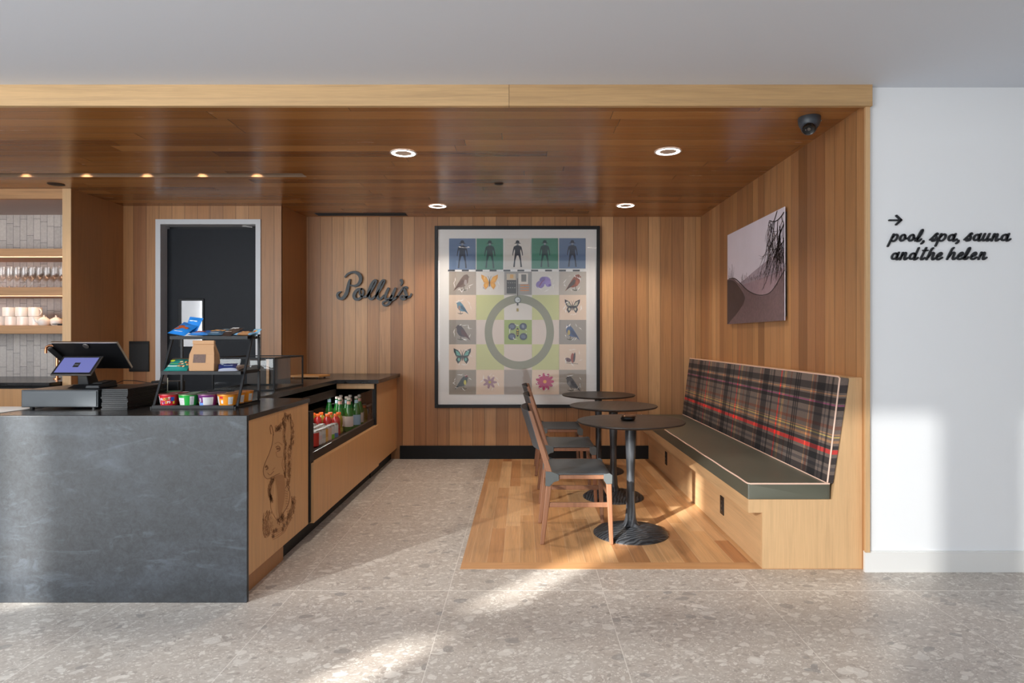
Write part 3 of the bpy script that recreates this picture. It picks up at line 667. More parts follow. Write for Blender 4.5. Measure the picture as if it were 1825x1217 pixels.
for (px, d, k, lab) in ((621.5,5.56,'pale','green bottle with a pale pinkish label, foremost in the fridge'), (635,5.68,'blue','green bottle with a light blue label, foremost at the right'),
                        (606,5.57,'pale','green bottle with a pink neck band left of the foremost pale-labelled one'), (601,5.66,'blue','green bottle behind the yellow drinks, leftmost of the close pack'),
                        (617.5,5.67,'blue','green bottle with a blue neck band just behind the pale-labelled one'), (607.5,5.80,'pale','green bottle in the back rank, left one of three'),
                        (624,5.82,'pale','green bottle in the back rank, middle one of three'), (640.5,5.84,'pale','green bottle in the back rank, right one of three'),
                        (586.5,5.75,'blue','shadowy green bottle standing alone behind the orange caps')):
    if k == 'pale': spawn(pale, up, (XatPX(px,d), d, SZ), lab, R(30), group='green bottles in the fridge'); up = True
    else: spawn(blue, ub, (XatPX(px,d), d, SZ), lab, R(10), group='green bottles in the fridge'); ub = True
sp_ = [(.0,0),(.033,.0),(.0355,.006),(.034,.05),(.031,.062),(.0355,.078),(.036,.12),(.031,.145),(.018,.158),(.0165,.163),(.0,.163)]
def sport(colr, labc): return body_cap('juice_bottle', 'bottle', sp_, [(.0195,.160),(.0195,.178),(.018,.180),(.0,.180)], plain('juice', S(*colr), .12, coat=.6), COL(238,104,28,.4), [(.0362,.015),(.0350,.048)], labc)
rb, yb2 = sport((168,16,24), COL(190,24,30)), sport((150,128,40), COL(170,150,60))
u = False
for (px, d, lab) in ((566,5.33,'red drink bottle with orange cap, leftmost of the three red ones'), (583.5,5.335,'red drink bottle with orange cap, middle of the three red ones'), (598.7,5.34,'red drink bottle with orange cap, rightmost of the three red ones')):
    spawn(rb, u, (XatPX(px,d), d, SZ), lab, group='red drinks in the fridge'); u = True
u = False
for (px, d, lab) in ((558,5.40,'yellow drink bottle with orange cap at the far left of the fridge'), (572,5.45,'yellow drink bottle behind the leftmost and middle red ones'), (588.6,5.455,'yellow drink bottle behind the middle and rightmost red ones'), (603.5,5.46,'yellow drink bottle right of the red ones beside the green bottles'), (648.5,6.0,'yellow drink bottle with orange cap beyond the green bottles')):
    spawn(yb2, u, (XatPX(px,d), d, SZ), lab, group='yellow drinks in the fridge'); u = True
def can_obj(top, mid, low, name='drinks_can'):
    t = thing(name, (0,0,0), '', 'can')
    MB().lathe([(.0,0),(.025,0),(.033,.010),(.033,.045),(.033,.078),(.033,.108)], 20, mats=[low,low,low,mid,top,top], cap=False).build('body', top, t, smooth=True)
    MB().lathe([(.033,.108),(.0275,.119),(.027,.122),(.0255,.122),(.025,.119),(.0,.119)], 20).build('lid', M['steel'], t, smooth=True)
    return t
W_ = COL(222,220,220,.35)
for (x, d, cs, lab) in ((-1.566,4.764,(COL(196,24,32,.35),)*3,'red can at the left front of the fridge'), (-1.565,4.835,(W_,COL(226,200,204,.35),W_),'white can with faint pink writing next to the red can'),
                        (-1.560,4.905,(W_,COL(200,202,204,.35),W_),'white can with grey writing, third from the left front'), (-1.562,4.975,(COL(232,164,70,.35),COL(232,164,70,.35),COL(240,196,120,.35)),'orange can between the white cans and the pink can'),
                        (-1.556,5.045,(COL(232,196,180,.35),)*3,'pale pink can beside the orange can'), (-1.553,5.115,(W_,W_,COL(110,200,40,.35)),'white can with a lime green lower half'), (-1.545,5.19,(W_,W_,COL(84,130,196,.35)),'white can with a blue lower half, nearest the glass')):
    o = can_obj(*cs); o.location = (x, d, SZ); o['label'] = lab; o['group'] = 'cans in the fridge'
cw = can_obj(W_, W_, W_); u = False
for r in range(2):
    for c in range(6):
        spawn(cw, u, (-1.636-.071*r, 4.80+.071*c, SZ), 'plain white can, %s row behind the coloured cans, %s' % (('second','third')[r], ['nearest the left end','second from the left end','third from the left end','fourth from the left end','fifth from the left end','beside the red bottles'][c]), group='white cans in the back rows'); u = True
sm = body_cap('small_bottle', 'bottle', [(.0,0),(.028,0),(.029,.005),(.029,.12),(.022,.15),(.014,.165),(.0,.166)], [(.0165,.163),(.0165,.178),(.0,.179)], plain('brown_drink', S(96,66,52), .2, coat=.4), COL(170,150,140,.4), [(.0295,.03),(.0295,.10)], COL(150,120,108,.5))
u = False
for r in range(3):
    for c in range(5):
        spawn(sm, u, (-1.42-.062*c, 6.06+.064*r, SZ), 'small brown bottle at the fridge\'s far right, %s row, %s from the glass' % (('front','middle','back')[r], ('first','second','third','fourth','fifth')[c]), group='small brown bottles in the fridge'); u = True

# glass display case
cx0, cx1, cy0, cy1, cz0, cz1 = -2.20, -1.755, 4.48, 5.07, CT+.0005, 1.141
t = thing('display_case', (-2.0, 4.8, cz0), 'empty glass display case with thin black frame on the side counter', 'display case')
fr = MB(); e = .011
for x in (cx0, cx1-e):
    for y in (cy0, cy1-e): fr.box(x, x+e, y, y+e, cz0, cz1)
for z in (cz0, cz1-e):
    for y in (cy0, cy1-e): fr.box(cx0+e, cx1-e, y, y+e, z, z+e)
    for x in (cx0, cx1-e): fr.box(x, x+e, cy0+e, cy1-e, z, z+e)
fr.build('frame', M['black_metal'], t)
MB().box(cx1-.008, cx1-.004, cy0+e, cy1-e, cz0+e, cz1-e).build('side_pane', M['glass'], t)
MB().box(cx0+e, cx1-e, cy0+.003, cy0+.007, cz0+e, cz1-e).build('front_pane', M['glass'], t)
MB().box(cx0+e, cx1-e, cy0+e, cy1-e, cz1-.008, cz1-.004).build('top_pane', M['glass'], t)
MB().box(cx0+.002, cx0+.18, cy1-.02, cy1-.013, cz0+e, cz1-e).box(cx0+.17, cx1-e-.09, cy1-.012, cy1-.006, cz0+e, cz1-e).build('sliding_door', plain('smoked_door', S(70,60,54), .6), t)
MB().box(cx0+.16, cx0+.18, cy1-.03, cy1-.02, cz0+e, cz1-e).build('door_stile', M['oak_shelf'], t)
t = thing('cutting_board', (XatPX(551,5.95), 5.95, CT+.0005), 'thin oak board lying on the side counter by the oak wall', 'board')
bx = ORG[t.name].x
MB().prism([(bx-.17,5.86,CT+.012),(bx+.13,5.84,CT+.012),(bx+.165,6.06,CT+.012),(bx-.10,6.10,CT+.012)], (0,0,.018)).build('slab', M['board'], t, bevel=.003)
for (dx, y) in ((-.12,5.88),(.10,5.87),(-.06,6.06),(.12,6.03)): MB().lathe([(.01,0),(.01,.0115),(.0,.0115)], 10, (bx+dx, y, CT+.0005)).build('foot', M['black_plastic'], t)

# ------------------------------------------------------------------ till
t = thing('cash_drawer', (-2.433, 3.54, CT), 'charcoal metal cash drawer under the till screens', 'cash drawer')
MB().box(-2.635, -2.231, 3.33, 3.75, CT+.012, CT+.104).build('box', plain('charcoal_metal', S(44,47,51), .42, .3), t, bevel=.003)
MB().box(-2.628, -2.238, 3.326, 3.33, CT+.017, CT+.098).build('drawer_face', plain('charcoal_face', S(52,56,60), .38, .3), t, bevel=.001)
for x in (-2.60, -2.27):
    for y in (3.36, 3.71): MB().lathe([(.011,0),(.011,.0125),(.0,.0125)], 14, (x, y, CT+.0002)).build('foot', M['black_plastic'], t)
DT = CT+.1045
t = thing('till', (-2.40, 3.52, DT), 'black twin-screen till, big screen seen from behind, on the cash drawer', 'till')
def slab(name, tl, tr, br, bl, th, mat, bev=.003):
    tl, tr, br, bl = map(Vector, (tl, tr, br, bl)); nrm = (tr-tl).cross(bl-tl).normalized()
    mb = MB(); mb.hull([bl, br, tr, tl], [bl+nrm*th, br+nrm*th, tr+nrm*th, tl+nrm*th]); return mb.build(name, mat, t, bevel=bev), nrm
zA, zB = 1.252, 1.106
slab('screen_housing', (-2.57,3.45,zA), (-2.213,3.45,zA), (-2.213,3.585,zB), (-2.57,3.585,zB), .014, M['black_plastic'])
slab('screen_edge', (-2.572,3.448,zA+.002), (-2.211,3.448,zA+.002), (-2.211,3.452,zA-.003), (-2.572,3.452,zA-.003), .012, M['steel'], .001)
slab('screen_edge', (-2.2135,3.4485,zA), (-2.210,3.4485,zA), (-2.210,3.5835,zB), (-2.2135,3.5835,zB), .014, M['steel'], .001)
c = Vector((-2.385, 3.462, 1.236)); dn = Vector((0,-.734,-.679)) 
mb = MB(); mb.lathe([(.0,0),(.017,0),(.015,.003),(.0,.003)], 20); mb.xf(Matrix.Translation(c+dn*.002) @ dn.to_track_quat('Z','Y').to_matrix().to_4x4()); mb.build('logo_disc', M['grey_metal'], t)
TL, TR, BR, BL = Vector((-2.497,3.445,1.181)), Vector((-2.281,3.445,1.181)), Vector((-2.281,3.345,1.084)), Vector((-2.497,3.345,1.084))
up_ = (TL-BL).normalized(); nn = Vector((0,-up_.z,up_.y)).normalized()   # faces camera and up
if nn.y > 0: nn = -nn
def quad(name, ix0, ix1, iy0, iy1, lift, th, mat, bev=0, rnd_=False):
    P = [BL+Vector((ix0,0,0))+up_*iy0, BL+Vector((ix1,0,0))+up_*iy0, BL+Vector((ix1,0,0))+up_*iy1, BL+Vector((ix0,0,0))+up_*iy1]
    P = [p+nn*lift for p in P]; mb = MB(); mb.hull([p-nn*th for p in P], P); return mb.build(name, mat, t, bevel=bev)
hh = (TL-BL).length
quad('customer_screen_rim', 0, .216, 0, hh, 0, .009, M['grey_metal'], .003)
quad('customer_screen_bezel', .003, .213, .003, hh-.003, .0012, .002, M['black_plastic'])
quad('customer_screen_display', .014, .202, .017, hh-.014, .0018, .001, plain('lit_screen', S(70,74,120), .2, emit=S(112,116,178), es=.5))
quad('customer_screen_badge', .092, .122, .055, .088, .0024, .001, M['black_matte'])
mbx = MB(); 
for k in range(4): mbx.hull([BL+Vector((.097+.0055*k,0,0))+up_*.070+nn*.0026, BL+Vector((.101+.0055*k,0,0))+up_*.070+nn*.0026, BL+Vector((.101+.0055*k,0,0))+up_*.0725+nn*.0026, BL+Vector((.097+.0055*k,0,0))+up_*.0725+nn*.0026], [BL+Vector((.097+.0055*k,0,0))+up_*.070+nn*.0030, BL+Vector((.101+.0055*k,0,0))+up_*.070+nn*.0030, BL+Vector((.101+.0055*k,0,0))+up_*.0725+nn*.0030, BL+Vector((.097+.0055*k,0,0))+up_*.0725+nn*.0030])
mbx.build('badge_mark', COL(150,150,170), t)
MB().hull([(-2.45,3.40,DT+.0005),(-2.35,3.40,DT+.0005),(-2.35,3.60,DT+.0005),(-2.45,3.60,DT+.0005)], [(-2.44,3.44,DT+.018),(-2.36,3.44,DT+.018),(-2.36,3.59,DT+.018),(-2.44,3.59,DT+.018)]).hull([(-2.43,3.46,DT+.016),(-2.37,3.46,DT+.016),(-2.37,3.55,DT+.016),(-2.43,3.55,DT+.016)], [(-2.42,3.44,DT+.14),(-2.38,3.44,DT+.14),(-2.38,3.50,DT+.14),(-2.42,3.50,DT+.14)]).build('stand', M['black_plastic'], t, bevel=.004)
a_ = Vector((-2.578,3.455,1.225)); b_ = Vector((-2.535,3.54,1.13))
mb = MB(); mb.bar(a_, b_, .016, .03); mb.build('card_swipe', M['black_plastic'], t, bevel=.003)
t = thing('card_reader', (-2.305, 3.45, DT+.0003), 'black card payment terminal beside the till stand', 'card reader')
o = ORG[t.name]
MB().hull([o+Vector(v) for v in ((-.04,-.06,0),(.035,-.05,0),(.045,.09,0),(-.03,.09,0))], [o+Vector(v) for v in ((-.035,-.055,.020),(.03,-.045,.020),(.04,.085,.038),(-.025,.085,.038))]).build('body', M['black_plastic'], t, bevel=.006, seg=3)
MB().hull([o+Vector(v) for v in ((-.022,-.02,.0255),(.024,-.015,.0255),(.03,.07,.0365),(-.018,.07,.0365))], [o+Vector(v) for v in ((-.022,-.02,.028),(.024,-.015,.028),(.03,.07,.039),(-.018,.07,.039))]).build('screen', M['black_matte'], t)
MB().tube([o+Vector(v) for v in ((.04,.07,.015),(.07,.10,.034),(.12,.13,.030),(.17,.15,.018),(.20,.16,.0145))], .0022, 6).build('cable', M['black_plastic'], t)
# stack of menus
M['menu'] = plain('menu_cover', S(18,18,20), .35, spec=.35)
pr = thing('menu_folder', (0,0,0), '', 'menu')
MB().box(-.064,.064,0,.44,0,.0038).box(-.064,.064,0,.44,.0052,.009).box(-.064,-.058,0,.44,.0038,.0052).build('cover', M['menu'], pr, bevel=.0008)
MB().box(-.057,.060,.003,.437,.0039,.0051).build('pages', COL(70,70,72), pr)
ords = ['lowest','second from the bottom','third from the bottom','fourth from the bottom','fifth from the bottom','middle','fifth from the top','fourth from the top','third from the top','second from the top','topmost']
for k in range(11):
    o = spawn(pr, k > 0, (-2.128+rnd.uniform(-.003,.003), 3.30+rnd.uniform(0,.006), CT+.0005+k*.0101), 'black menu folder, %s in the stack right of the cash drawer' % ords[k], R(rnd.uniform(4,9)), group='stack of black menu folders')

# ------------------------------------------------------------------ snack rack
RL, RR = -1.966, -1.533
t = thing('snack_rack', (-1.75, 3.5, CT+.0004), 'black three-tier metal snack rack at the counter end', 'rack')
BKY = 3.672
tiers = [(.918, 3.36), (1.094, 3.445), (1.286, 3.53)]
for (z, fy) in tiers:
    mb = MB(); mb.box(RL, RR, fy, BKY-.012, z-.003, z); mb.box(RL, RR, fy-.001, fy+.002, z-.014, z+.004)
    mb.box(RL, RL+.003, fy+.002, BKY-.012, z-.012, z+.004); mb.box(RR-.003, RR, fy+.002, BKY-.012, z-.012, z+.004)
    mb.build('shelf', M['black_metal'], t)
for x in (RL-.006, RR+.006):
    rp = MB().box(x-.006, x+.006, BKY-.011, BKY+.001, CT+.0005, 1.30).build('rear_post', M['black_metal'], t)
    MB().bar((x, 3.385, CT+.003), (x, 3.575, 1.292), .010, .012).build('front_leg', M['black_metal'], t)
    for (z, fy) in tiers[1:2]: MB().box(x-.004, x+.004, fy+.03, BKY-.012, z-.006, z+.008).build('side_arm', M['black_metal'], t)
    MB().box(x-.004, x+.004, 3.36, BKY-.012, CT+.0006, CT+.012).build('foot_rail', M['black_metal'], t)
    for (y, z) in ((BKY-.012,.925),(BKY-.012,1.094),(BKY-.013,1.288),(3.60,1.288)):
        MB().tube([(x+.006,y,z),(x+.009,y,z)], .004, 10).build('screw', M['steel'], rp)
# cereal cups
def text_pts(s, size):
    cu = bpy.data.curves.new('tmp', 'FONT'); cu.body = s; cu.size = size; cu.align_x = 'CENTER'; cu.resolution_u = 2
    cu.offset = size*.03
    o = bpy.data.objects.new('tmp', cu); C.objects.link(o); bpy.context.view_layer.update()
    me = bpy.data.meshes.new_from_object(o.evaluated_get(bpy.context.evaluated_depsgraph_get()))
    vs = [v.co.copy() for v in me.vertices]; fs = [tuple(p.vertices) for p in me.polygons]
    bpy.data.objects.remove(o); bpy.data.curves.remove(cu); bpy.data.meshes.remove(me)
    return vs, fs
def cup(main, bands, lid, words=None):
    """bands: list of (angle0, angle1, z0, z1, mat) painted on the sleeve"""
    t = thing('cereal_cup', (0,0,0), '', 'cereal cup', 'cereal cups on the bottom tray')
    rr = lambda z: .0405+.009*(z/.06)
    cb = MB().lathe([(.0,0),(.0405,0),(rr(.054),.054),(rr(.056),.056)], 32).build('cup', main, t, smooth=True)
    MB().lathe([(.049,.055),(.0512,.056),(.0512,.059),(.049,.0605),(.0,.0605)], 32).build('lid', lid, t, smooth=True)
    if bands:
        mb = MB()
        for (a0, a1, z0, z1, m) in bands:
            k = max(2, int((a1-a0)/8)); V = []; Fc = []
            for i in range(k+1):
                a = R(a0+(a1-a0)*i/k)
                for z in (z0, z1): V.append(((rr(z)+.0004)*math.sin(a), -(rr(z)+.0004)*math.cos(a), z))
            for i in range(k): Fc.append((2*i, 2*i+2, 2*i+3, 2*i+1))
            mb.add(V, Fc, m)
        mb.build('printed_sleeve', main, cb)
    for (s, size, ang, z0, m) in (words or []):
        vs, fs = text_pts(s, size); mb = MB(); V = []
        for v in vs:
            z = z0+v.y+v.x*.12; a = R(ang)+v.x/.046; V.append(((rr(z)+.0008)*math.sin(a), -(rr(z)+.0008)*math.cos(a), z))
        mb.add(V, fs, m); mb.build('lettering', m, cb)
    return t
foil_r, foil_g, foil_p, foil_o = plain('foil_red', S(190,90,90), .3, .6), plain('foil_green', S(130,150,110), .3, .6), plain('foil_purple', S(150,110,130), .3, .6), plain('foil_orange', S(214,140,70), .3, .6)
RED, GRN, PUR, ORA, WHT, BLU, YEL, LBL = COL(208,22,44,.35), COL(32,170,64,.35), COL(112,30,110,.35), COL(240,150,32,.35), COL(226,224,222,.4), COL(40,80,170,.35), COL(244,204,60,.35), COL(120,160,230,.35)
GTX = COL(150,150,155,.5)
lines = lambda a0, a1, z0, z1, n: [(a0, a1-rnd.uniform(0,6), z0+(z1-z0)*i/n, z0+(z1-z0)*(i+.45)/n, GTX) for i in range(n)]
cr = cup(RED, [(-52,-40,.008,.05,WHT),(38,60,.024,.046,BLU),(52,64,.010,.024,YEL)], foil_r,
         [('FR', .019, -22, .0275, WHT), ('O', .017, 0, .029, YEL), ('O', .017, 15, .031, GRN), ('T', .019, 29, .033, WHT), ('L', .018, -16, .009, WHT), ('O', .0165, -3, .0105, BLU), ('O', .0165, 10, .012, YEL), ('PS', .018, 27, .013, WHT)])
cg = cup(GRN, [(-50,0,.004,.042,WHT),(34,62,.004,.05,WHT)] + lines(-46,-4,.008,.038,6) + lines(38,58,.008,.045,7), foil_g)
cp = cup(PUR, [(-62,-28,.0,.02,LBL),(-60,-44,.004,.022,YEL),(-34,-20,.022,.04,WHT),(-6,60,.004,.045,WHT),(-28,-6,.0,.016,LBL)] + lines(-2,56,.008,.042,7), foil_p, [('K', .012, -27, .026, PUR)])
co = cup(ORA, [(-62,-34,.004,.05,WHT),(-24,-2,.038,.050,RED),(-18,-2,.012,.030,WHT),(30,62,.006,.046,WHT)] + lines(33,60,.010,.042,7), foil_o)
colx = [-1.905, -1.800, -1.696, -1.592]; dirs = {0:'red', 1:'green and white', 2:'purple and white', 3:'orange'}
marks = {0:'with white and coloured lettering', 1:'with a bright green stripe', 2:'with a yellow and blue corner', 3:'with a red tab and white panels'}
for c_, pro in enumerate((cr, cg, cp, co)):
    for r_ in range(3 if c_ == 3 else 2):
        y = 3.414+.1035*r_
        spawn(pro, r_ > 0, (colx[c_]+(0.0 if c_ < 3 else .0), y, .9185), '%s cereal cup %s, %s' % (dirs[c_], marks[c_], ('front of the tray','second from the front','at the tray back')[r_]), R((0,-6,14)[r_] if c_ != 3 else (0,25,25)[r_]), group='cereal cups on the bottom tray')

# snack bags
def pouch(w, h, th, colf, nu=14, nv=18):
    """pillow bag lying in the XY plane, h along Y; colf(u,v)->material, u,v in 0..1"""
    mb = MB(); idx = {}
    for s in (1, -1):
        for j in range(nv+1):
            for i in range(nu+1):
                u, v = i/nu, j/nv; edge = i in (0, nu) or j in (0, nv)
                if edge and s == -1: idx[(s,i,j)] = idx[(1,i,j)]; continue
                a = 1-abs(2*u-1)**3; vv = min(1, max(0, (v-.06)/.88)); b = (1-abs(2*vv-1)**3) if 0 < vv < 1 else 0
                z = s*(.0006+th/2*a*b*(1+.10*math.sin(9*u+5*v)+.06*math.sin(17*v-6*u)))
                if edge: z = 0
                wv = w*(1-.05*b)
                idx[(s,i,j)] = len(mb.v); mb.v.append(Vector(((u-.5)*wv, (v-.5)*h, z)))
        for j in range(nv):
            for i in range(nu):
                q = [idx[(s,i,j)], idx[(s,i+1,j)], idx[(s,i+1,j+1)], idx[(s,i,j+1)]]
                mb.face(q if s > 0 else q[::-1], colf((i+.5)/nu, (j+.5)/nv))
    return mb
def bag(loc, rot, w, h, th, colf, label, group, name='snack_bag'):
    t = thing(name, (0,0,0), label, 'snack bag', group)
    mb = pouch(w, h, th, colf); M4 = Matrix.Translation(Vector((0,0,0)))
    E = Euler([R(a) for a in rot]).to_matrix().to_4x4(); mb.xf(E)
    mz = min(v.z for v in mb.v); mb.xf(Matrix.Translation((0,0,-mz)))
    po = mb.build('pouch', M['black_plastic'], t, smooth=True)
    def dec(kind, x, y, sx, sy, ang, mat):
        z = th/2*(1-abs(2*x/w)**3)*(1-abs(2*y/h)**3)
        m2 = MB(); m2.lathe([(0.0,.0018),(.6,.0016),(1.0,.0)], 14, cap=False) if kind == 'nut' else m2.box(-1,1,-1,1,0,.0005)
        m2.xf(Matrix.Translation((0,0,-mz)) @ E @ Matrix.Translation((x,y,max(z,0)+.0009)) @ Matrix.Rotation(R(ang),4,'Z') @ Matrix.Diagonal((sx,sy,1,1)))
        m2.build('printed_nut' if kind == 'nut' else 'printed_text', mat, po, smooth=(kind == 'nut'))
    t.location = loc; return t, dec
AZ, AZD, ALM, WT2 = COL(34,130,214,.3), COL(24,96,176,.3), COL(176,84,40,.5), COL(214,228,240,.4)
T3 = tiers[2][0]+.0045
G3 = 'snack bags on the top shelf'
def two(c1, c2, a=.3, b=.7): return lambda u, v: c1 if (v < a or v > b) else c2
t, dec = bag((XatPX(330,3.585), 3.575, T3), (30, 8, -14), .115, .13, .024, lambda u, v: AZ, 'bright blue almond bag lying at the left end of the top shelf', G3)
dec('nut', -.012, .005, .024, .012, 12, ALM); dec('nut', .018, -.006, .022, .011, -8, ALM); dec('nut', -.02, -.018, .02, .010, 30, ALM); dec('text', 0, -.042, .026, .003, 3, WT2)
t, dec = bag((XatPX(345,3.62), 3.615, T3+.012), (64, 6, -16), .095, .10, .022, lambda u, v: AZ, 'bright blue almond bag propped up highest on the top shelf', G3)
dec('nut', -.014, -.012, .026, .012, 0, ALM); dec('nut', -.002, -.026, .024, .011, 10, ALM); dec('text', 0, .022, .026, .003, 0, WT2)
t, dec = bag((XatPX(357,3.57), 3.565, T3), (12, 0, 10), .105, .09, .020, lambda u, v: AZ if v > .35 else COL(60,140,222,.3), 'bright blue bag lying flat in front of the propped-up one', G3)
dec('nut', .004, .0, .03, .010, 12, ALM); dec('text', -.01, -.025, .022, .003, 3, WT2)
t, dec = bag((XatPX(372,3.62), 3.62, T3), (18, 0, 28), .08, .08, .022, lambda u, v: AZD, 'plain blue bag behind the flat blue one', G3)
t, dec = bag((XatPX(389,3.585), 3.585, T3), (16, 0, -8), .10, .10, .026, lambda u, v: COL(66,92,112,.35), 'slate blue cracker bag, middle of the top shelf', G3)
for k in range(4): dec('nut', -.03+.02*k, .0+.006*(k%2), .016, .009, 20*k, COL(206,150,88,.5))
dec('text', 0, -.034, .024, .003, 0, WT2)
t, dec = bag((XatPX(403,3.62), 3.625, T3), (22, 0, 18), .09, .09, .03, lambda u, v: COL(90,112,124,.35), 'grey-blue bag behind the slate cracker bag', G3)
t, dec = bag((XatPX(413,3.575), 3.575, T3), (24, 0, -24), .085, .11, .024, two(COL(60,48,44,.35), COL(84,70,62,.35)), 'dark brown bag with white lettering on the top shelf', G3)
dec('text', 0, .034, .026, .005, 0, COL(230,228,224)); dec('text', 0, .018, .022, .002, 0, COL(230,228,224)); dec('text', 0, -.02, .024, .003, 0, COL(190,180,170))
t, dec = bag((XatPX(430,3.63), 3.63, T3), (20, 0, 8), .07, .08, .022, lambda u, v: COL(36,34,74,.35), 'deep navy little bag behind the brown snack bags', G3)
t, dec = bag((XatPX(437,3.57), 3.565, T3), (10, 0, -12), .12, .075, .020, lambda u, v: COL(130,184,222,.35) if (u < .28 or u > .88) else COL(172,124,84,.5), 'light blue and tan granola bag near the right end', G3)
for k in range(5): dec('nut', -.012+.013*k, .004*(-1)**k, .008, .006, 30*k, COL(208,160,108,.5))
t, dec = bag((XatPX(456,3.62), 3.615, T3+.003), (42, 0, -20), .055, .055, .014, lambda u, v: COL(140,192,222,.35), 'small light blue bag at the right tip of the top shelf', G3)
dec('nut', .0, .0, .009, .009, 0, COL(214,90,40)); dec('nut', .008, .004, .006, .006, 0, YEL); dec('nut', -.009, -.003, .006, .004, 0, COL(80,150,70))
T2 = tiers[1][0]+.0045; G2 = 'snack bags on the middle shelf'
t, dec = bag((XatPX(321,3.52), 3.515, T2), (34, 0, 2), .125, .12, .03, lambda u, v: COL(24,130,122,.3) if v < .55 else (COL(24,110,104,.3) if v < .85 else COL(90,80,60,.4)), 'teal trail mix bag leaning on the left of the middle shelf', G2)
for k in range(9): dec('nut', .012+.012*(k%4), -.03+.018*(k//3), .010, .006, 47*k, (COL(214,160,100,.5), COL(170,70,40,.5), COL(232,200,150,.5))[k%3])
dec('nut', -.042, .022, .014, .009, 0, COL(190,205,50)); dec('text', -.022, -.032, .024, .004, 0, COL(220,240,230)); dec('text', -.02, -.012, .02, .002, 0, COL(120,200,90))
t, dec = bag((XatPX(405,3.49), 3.50, T2), (18, 0, 26), .10, .12, .022, lambda u, v: COL(34,54,120,.35) if v > .2 else COL(190,196,214,.4), 'navy blue snack bag right of the paper bag', G2)
dec('text', .0, -.005, .022, .0025, 0, WT2); dec('text', 0, .01, .026, .002, 0, COL(120,140,190)); dec('text', -.03, .03, .006, .014, 30, WT2)
t, dec = bag((XatPX(424,3.52), 3.53, T2), (14, 0, -20), .085, .10, .020, lambda u, v: COL(86,68,58,.4), 'dark brown snack bag at the right end of the middle shelf', G2)
for k in range(3): dec('text', 0, -.02+.02*k, .024, .003, 0, COL(176,160,146))
# paper bag with window
bx0, by0 = XatPX(364.5, 3.50), 3.50
t = thing('paper_bag', (bx0, by0, T2), 'brown kraft paper bag with a clear window on the middle shelf', 'paper bag')
KR = plain('kraft_paper', S(190,146,106), .75, bump=.5, bscale=60)
z0 = T2+.0002; prof = [(0, .068, .034), (.045, .070, .035), (.09, .068, .031), (.125, .060, .018), (.148, .057, .008), (.165, .057, .007)]
V = []; Fc = []
for (z, hx, hy) in prof:
    crease = 0 if z < .08 else .012*(z-.08)/.085
    V += [(bx0-hx, by0-hy, z0+z), (bx0+hx, by0-hy, z0+z), (bx0+hx-crease, by0, z0+z), (bx0+hx, by0+hy, z0+z), (bx0-hx, by0+hy, z0+z), (bx0-hx+crease, by0, z0+z)]
for i in range(len(prof)-1):
    for k in range(6): Fc.append((i*6+k, i*6+(k+1)%6, (i+1)*6+(k+1)%6, (i+1)*6+k))
Fc += [(5,4,3,2,1,0), tuple(range((len(prof)-1)*6, len(prof)*6))]
mb = MB(); mb.add(V, Fc); mb.build('bag', KR, t, bevel=.001)
MB().box(bx0-.059, bx0+.059, by0-.014, by0-.006, z0+.146, z0+.167).build('folded_top', KR, t, bevel=.002)
gran = plain('granola', S(90,58,42), .5, bump=1.0, bscale=90, var=.6)
mb = MB(); mb.hull([(bx0-.046,by0-.0366,z0+.045),(bx0+.022,by0-.0366,z0+.045),(bx0+.022,by0-.030,z0+.045),(bx0-.046,by0-.030,z0+.045)], [(bx0-.043,by0-.0326,z0+.091),(bx0+.023,by0-.0326,z0+.091),(bx0+.023,by0-.026,z0+.091),(bx0-.043,by0-.026,z0+.091)]); 
mb.build('window', gran, t)
# things standing behind the rack
t = thing('round_tub', (XatPX(309,3.80), 3.80, CT+.0003), 'small sage green round tub behind the snack rack', 'tub')
MB().lathe([(.0,0),(.043,0),(.045,.004),(.045,.055),(.042,.058),(.04,.058),(.04,.05),(.0,.05)], 28, ORG[t.name]).build('body', COL(112,150,116,.5), t, smooth=True)
t = thing('black_box', (XatPX(300,3.88), 3.88, CT+.0003), 'black box holding a white stirrer behind the snack rack', 'box')
o = ORG[t.name]; MB().box(o.x-.085,o.x+.085,3.84,3.92,o.z,o.z+.115).build('body', M['black_plastic'], t, bevel=.006)
MB().tube([(o.x+.02,3.835,o.z+.02),(o.x+.021,3.835,o.z+.135)], .0025, 6).build('stirrer', COL(222,214,190), t)

# ------------------------------------------------------------------ framed artwork
AY = YB-.05
def amap(px, py, lay=0.0): return PX(px, py, AY) + Vector((0, -lay, 0))
ax0, ax1, az1, az0 = XatPX(775,AY), XatPX(1069,AY), zz(403,AY), zz(726.5,AY)
t = thing('framed_artwork', ((ax0+ax1)/2, YB, az0), 'large black framed collage of birds, butterflies and hatted figures on the oak wall', 'artwork')
fw = .034
MB().box(ax0,ax0+fw,AY-.02,YB-.001,az0,az1).box(ax1-fw,ax1,AY-.02,YB-.001,az0,az1).box(ax0+fw,ax1-fw,AY-.02,YB-.001,az1-fw,az1).box(ax0+fw,ax1-fw,AY-.02,YB-.001,az0,az0+fw).build('frame', M['frame_black'], t, bevel=.002)
MB().box(ax0+fw, ax1-fw, AY+.004, YB-.002, az0+fw, az1-fw).build('mount_board', COL(222,220,218,.7), t)
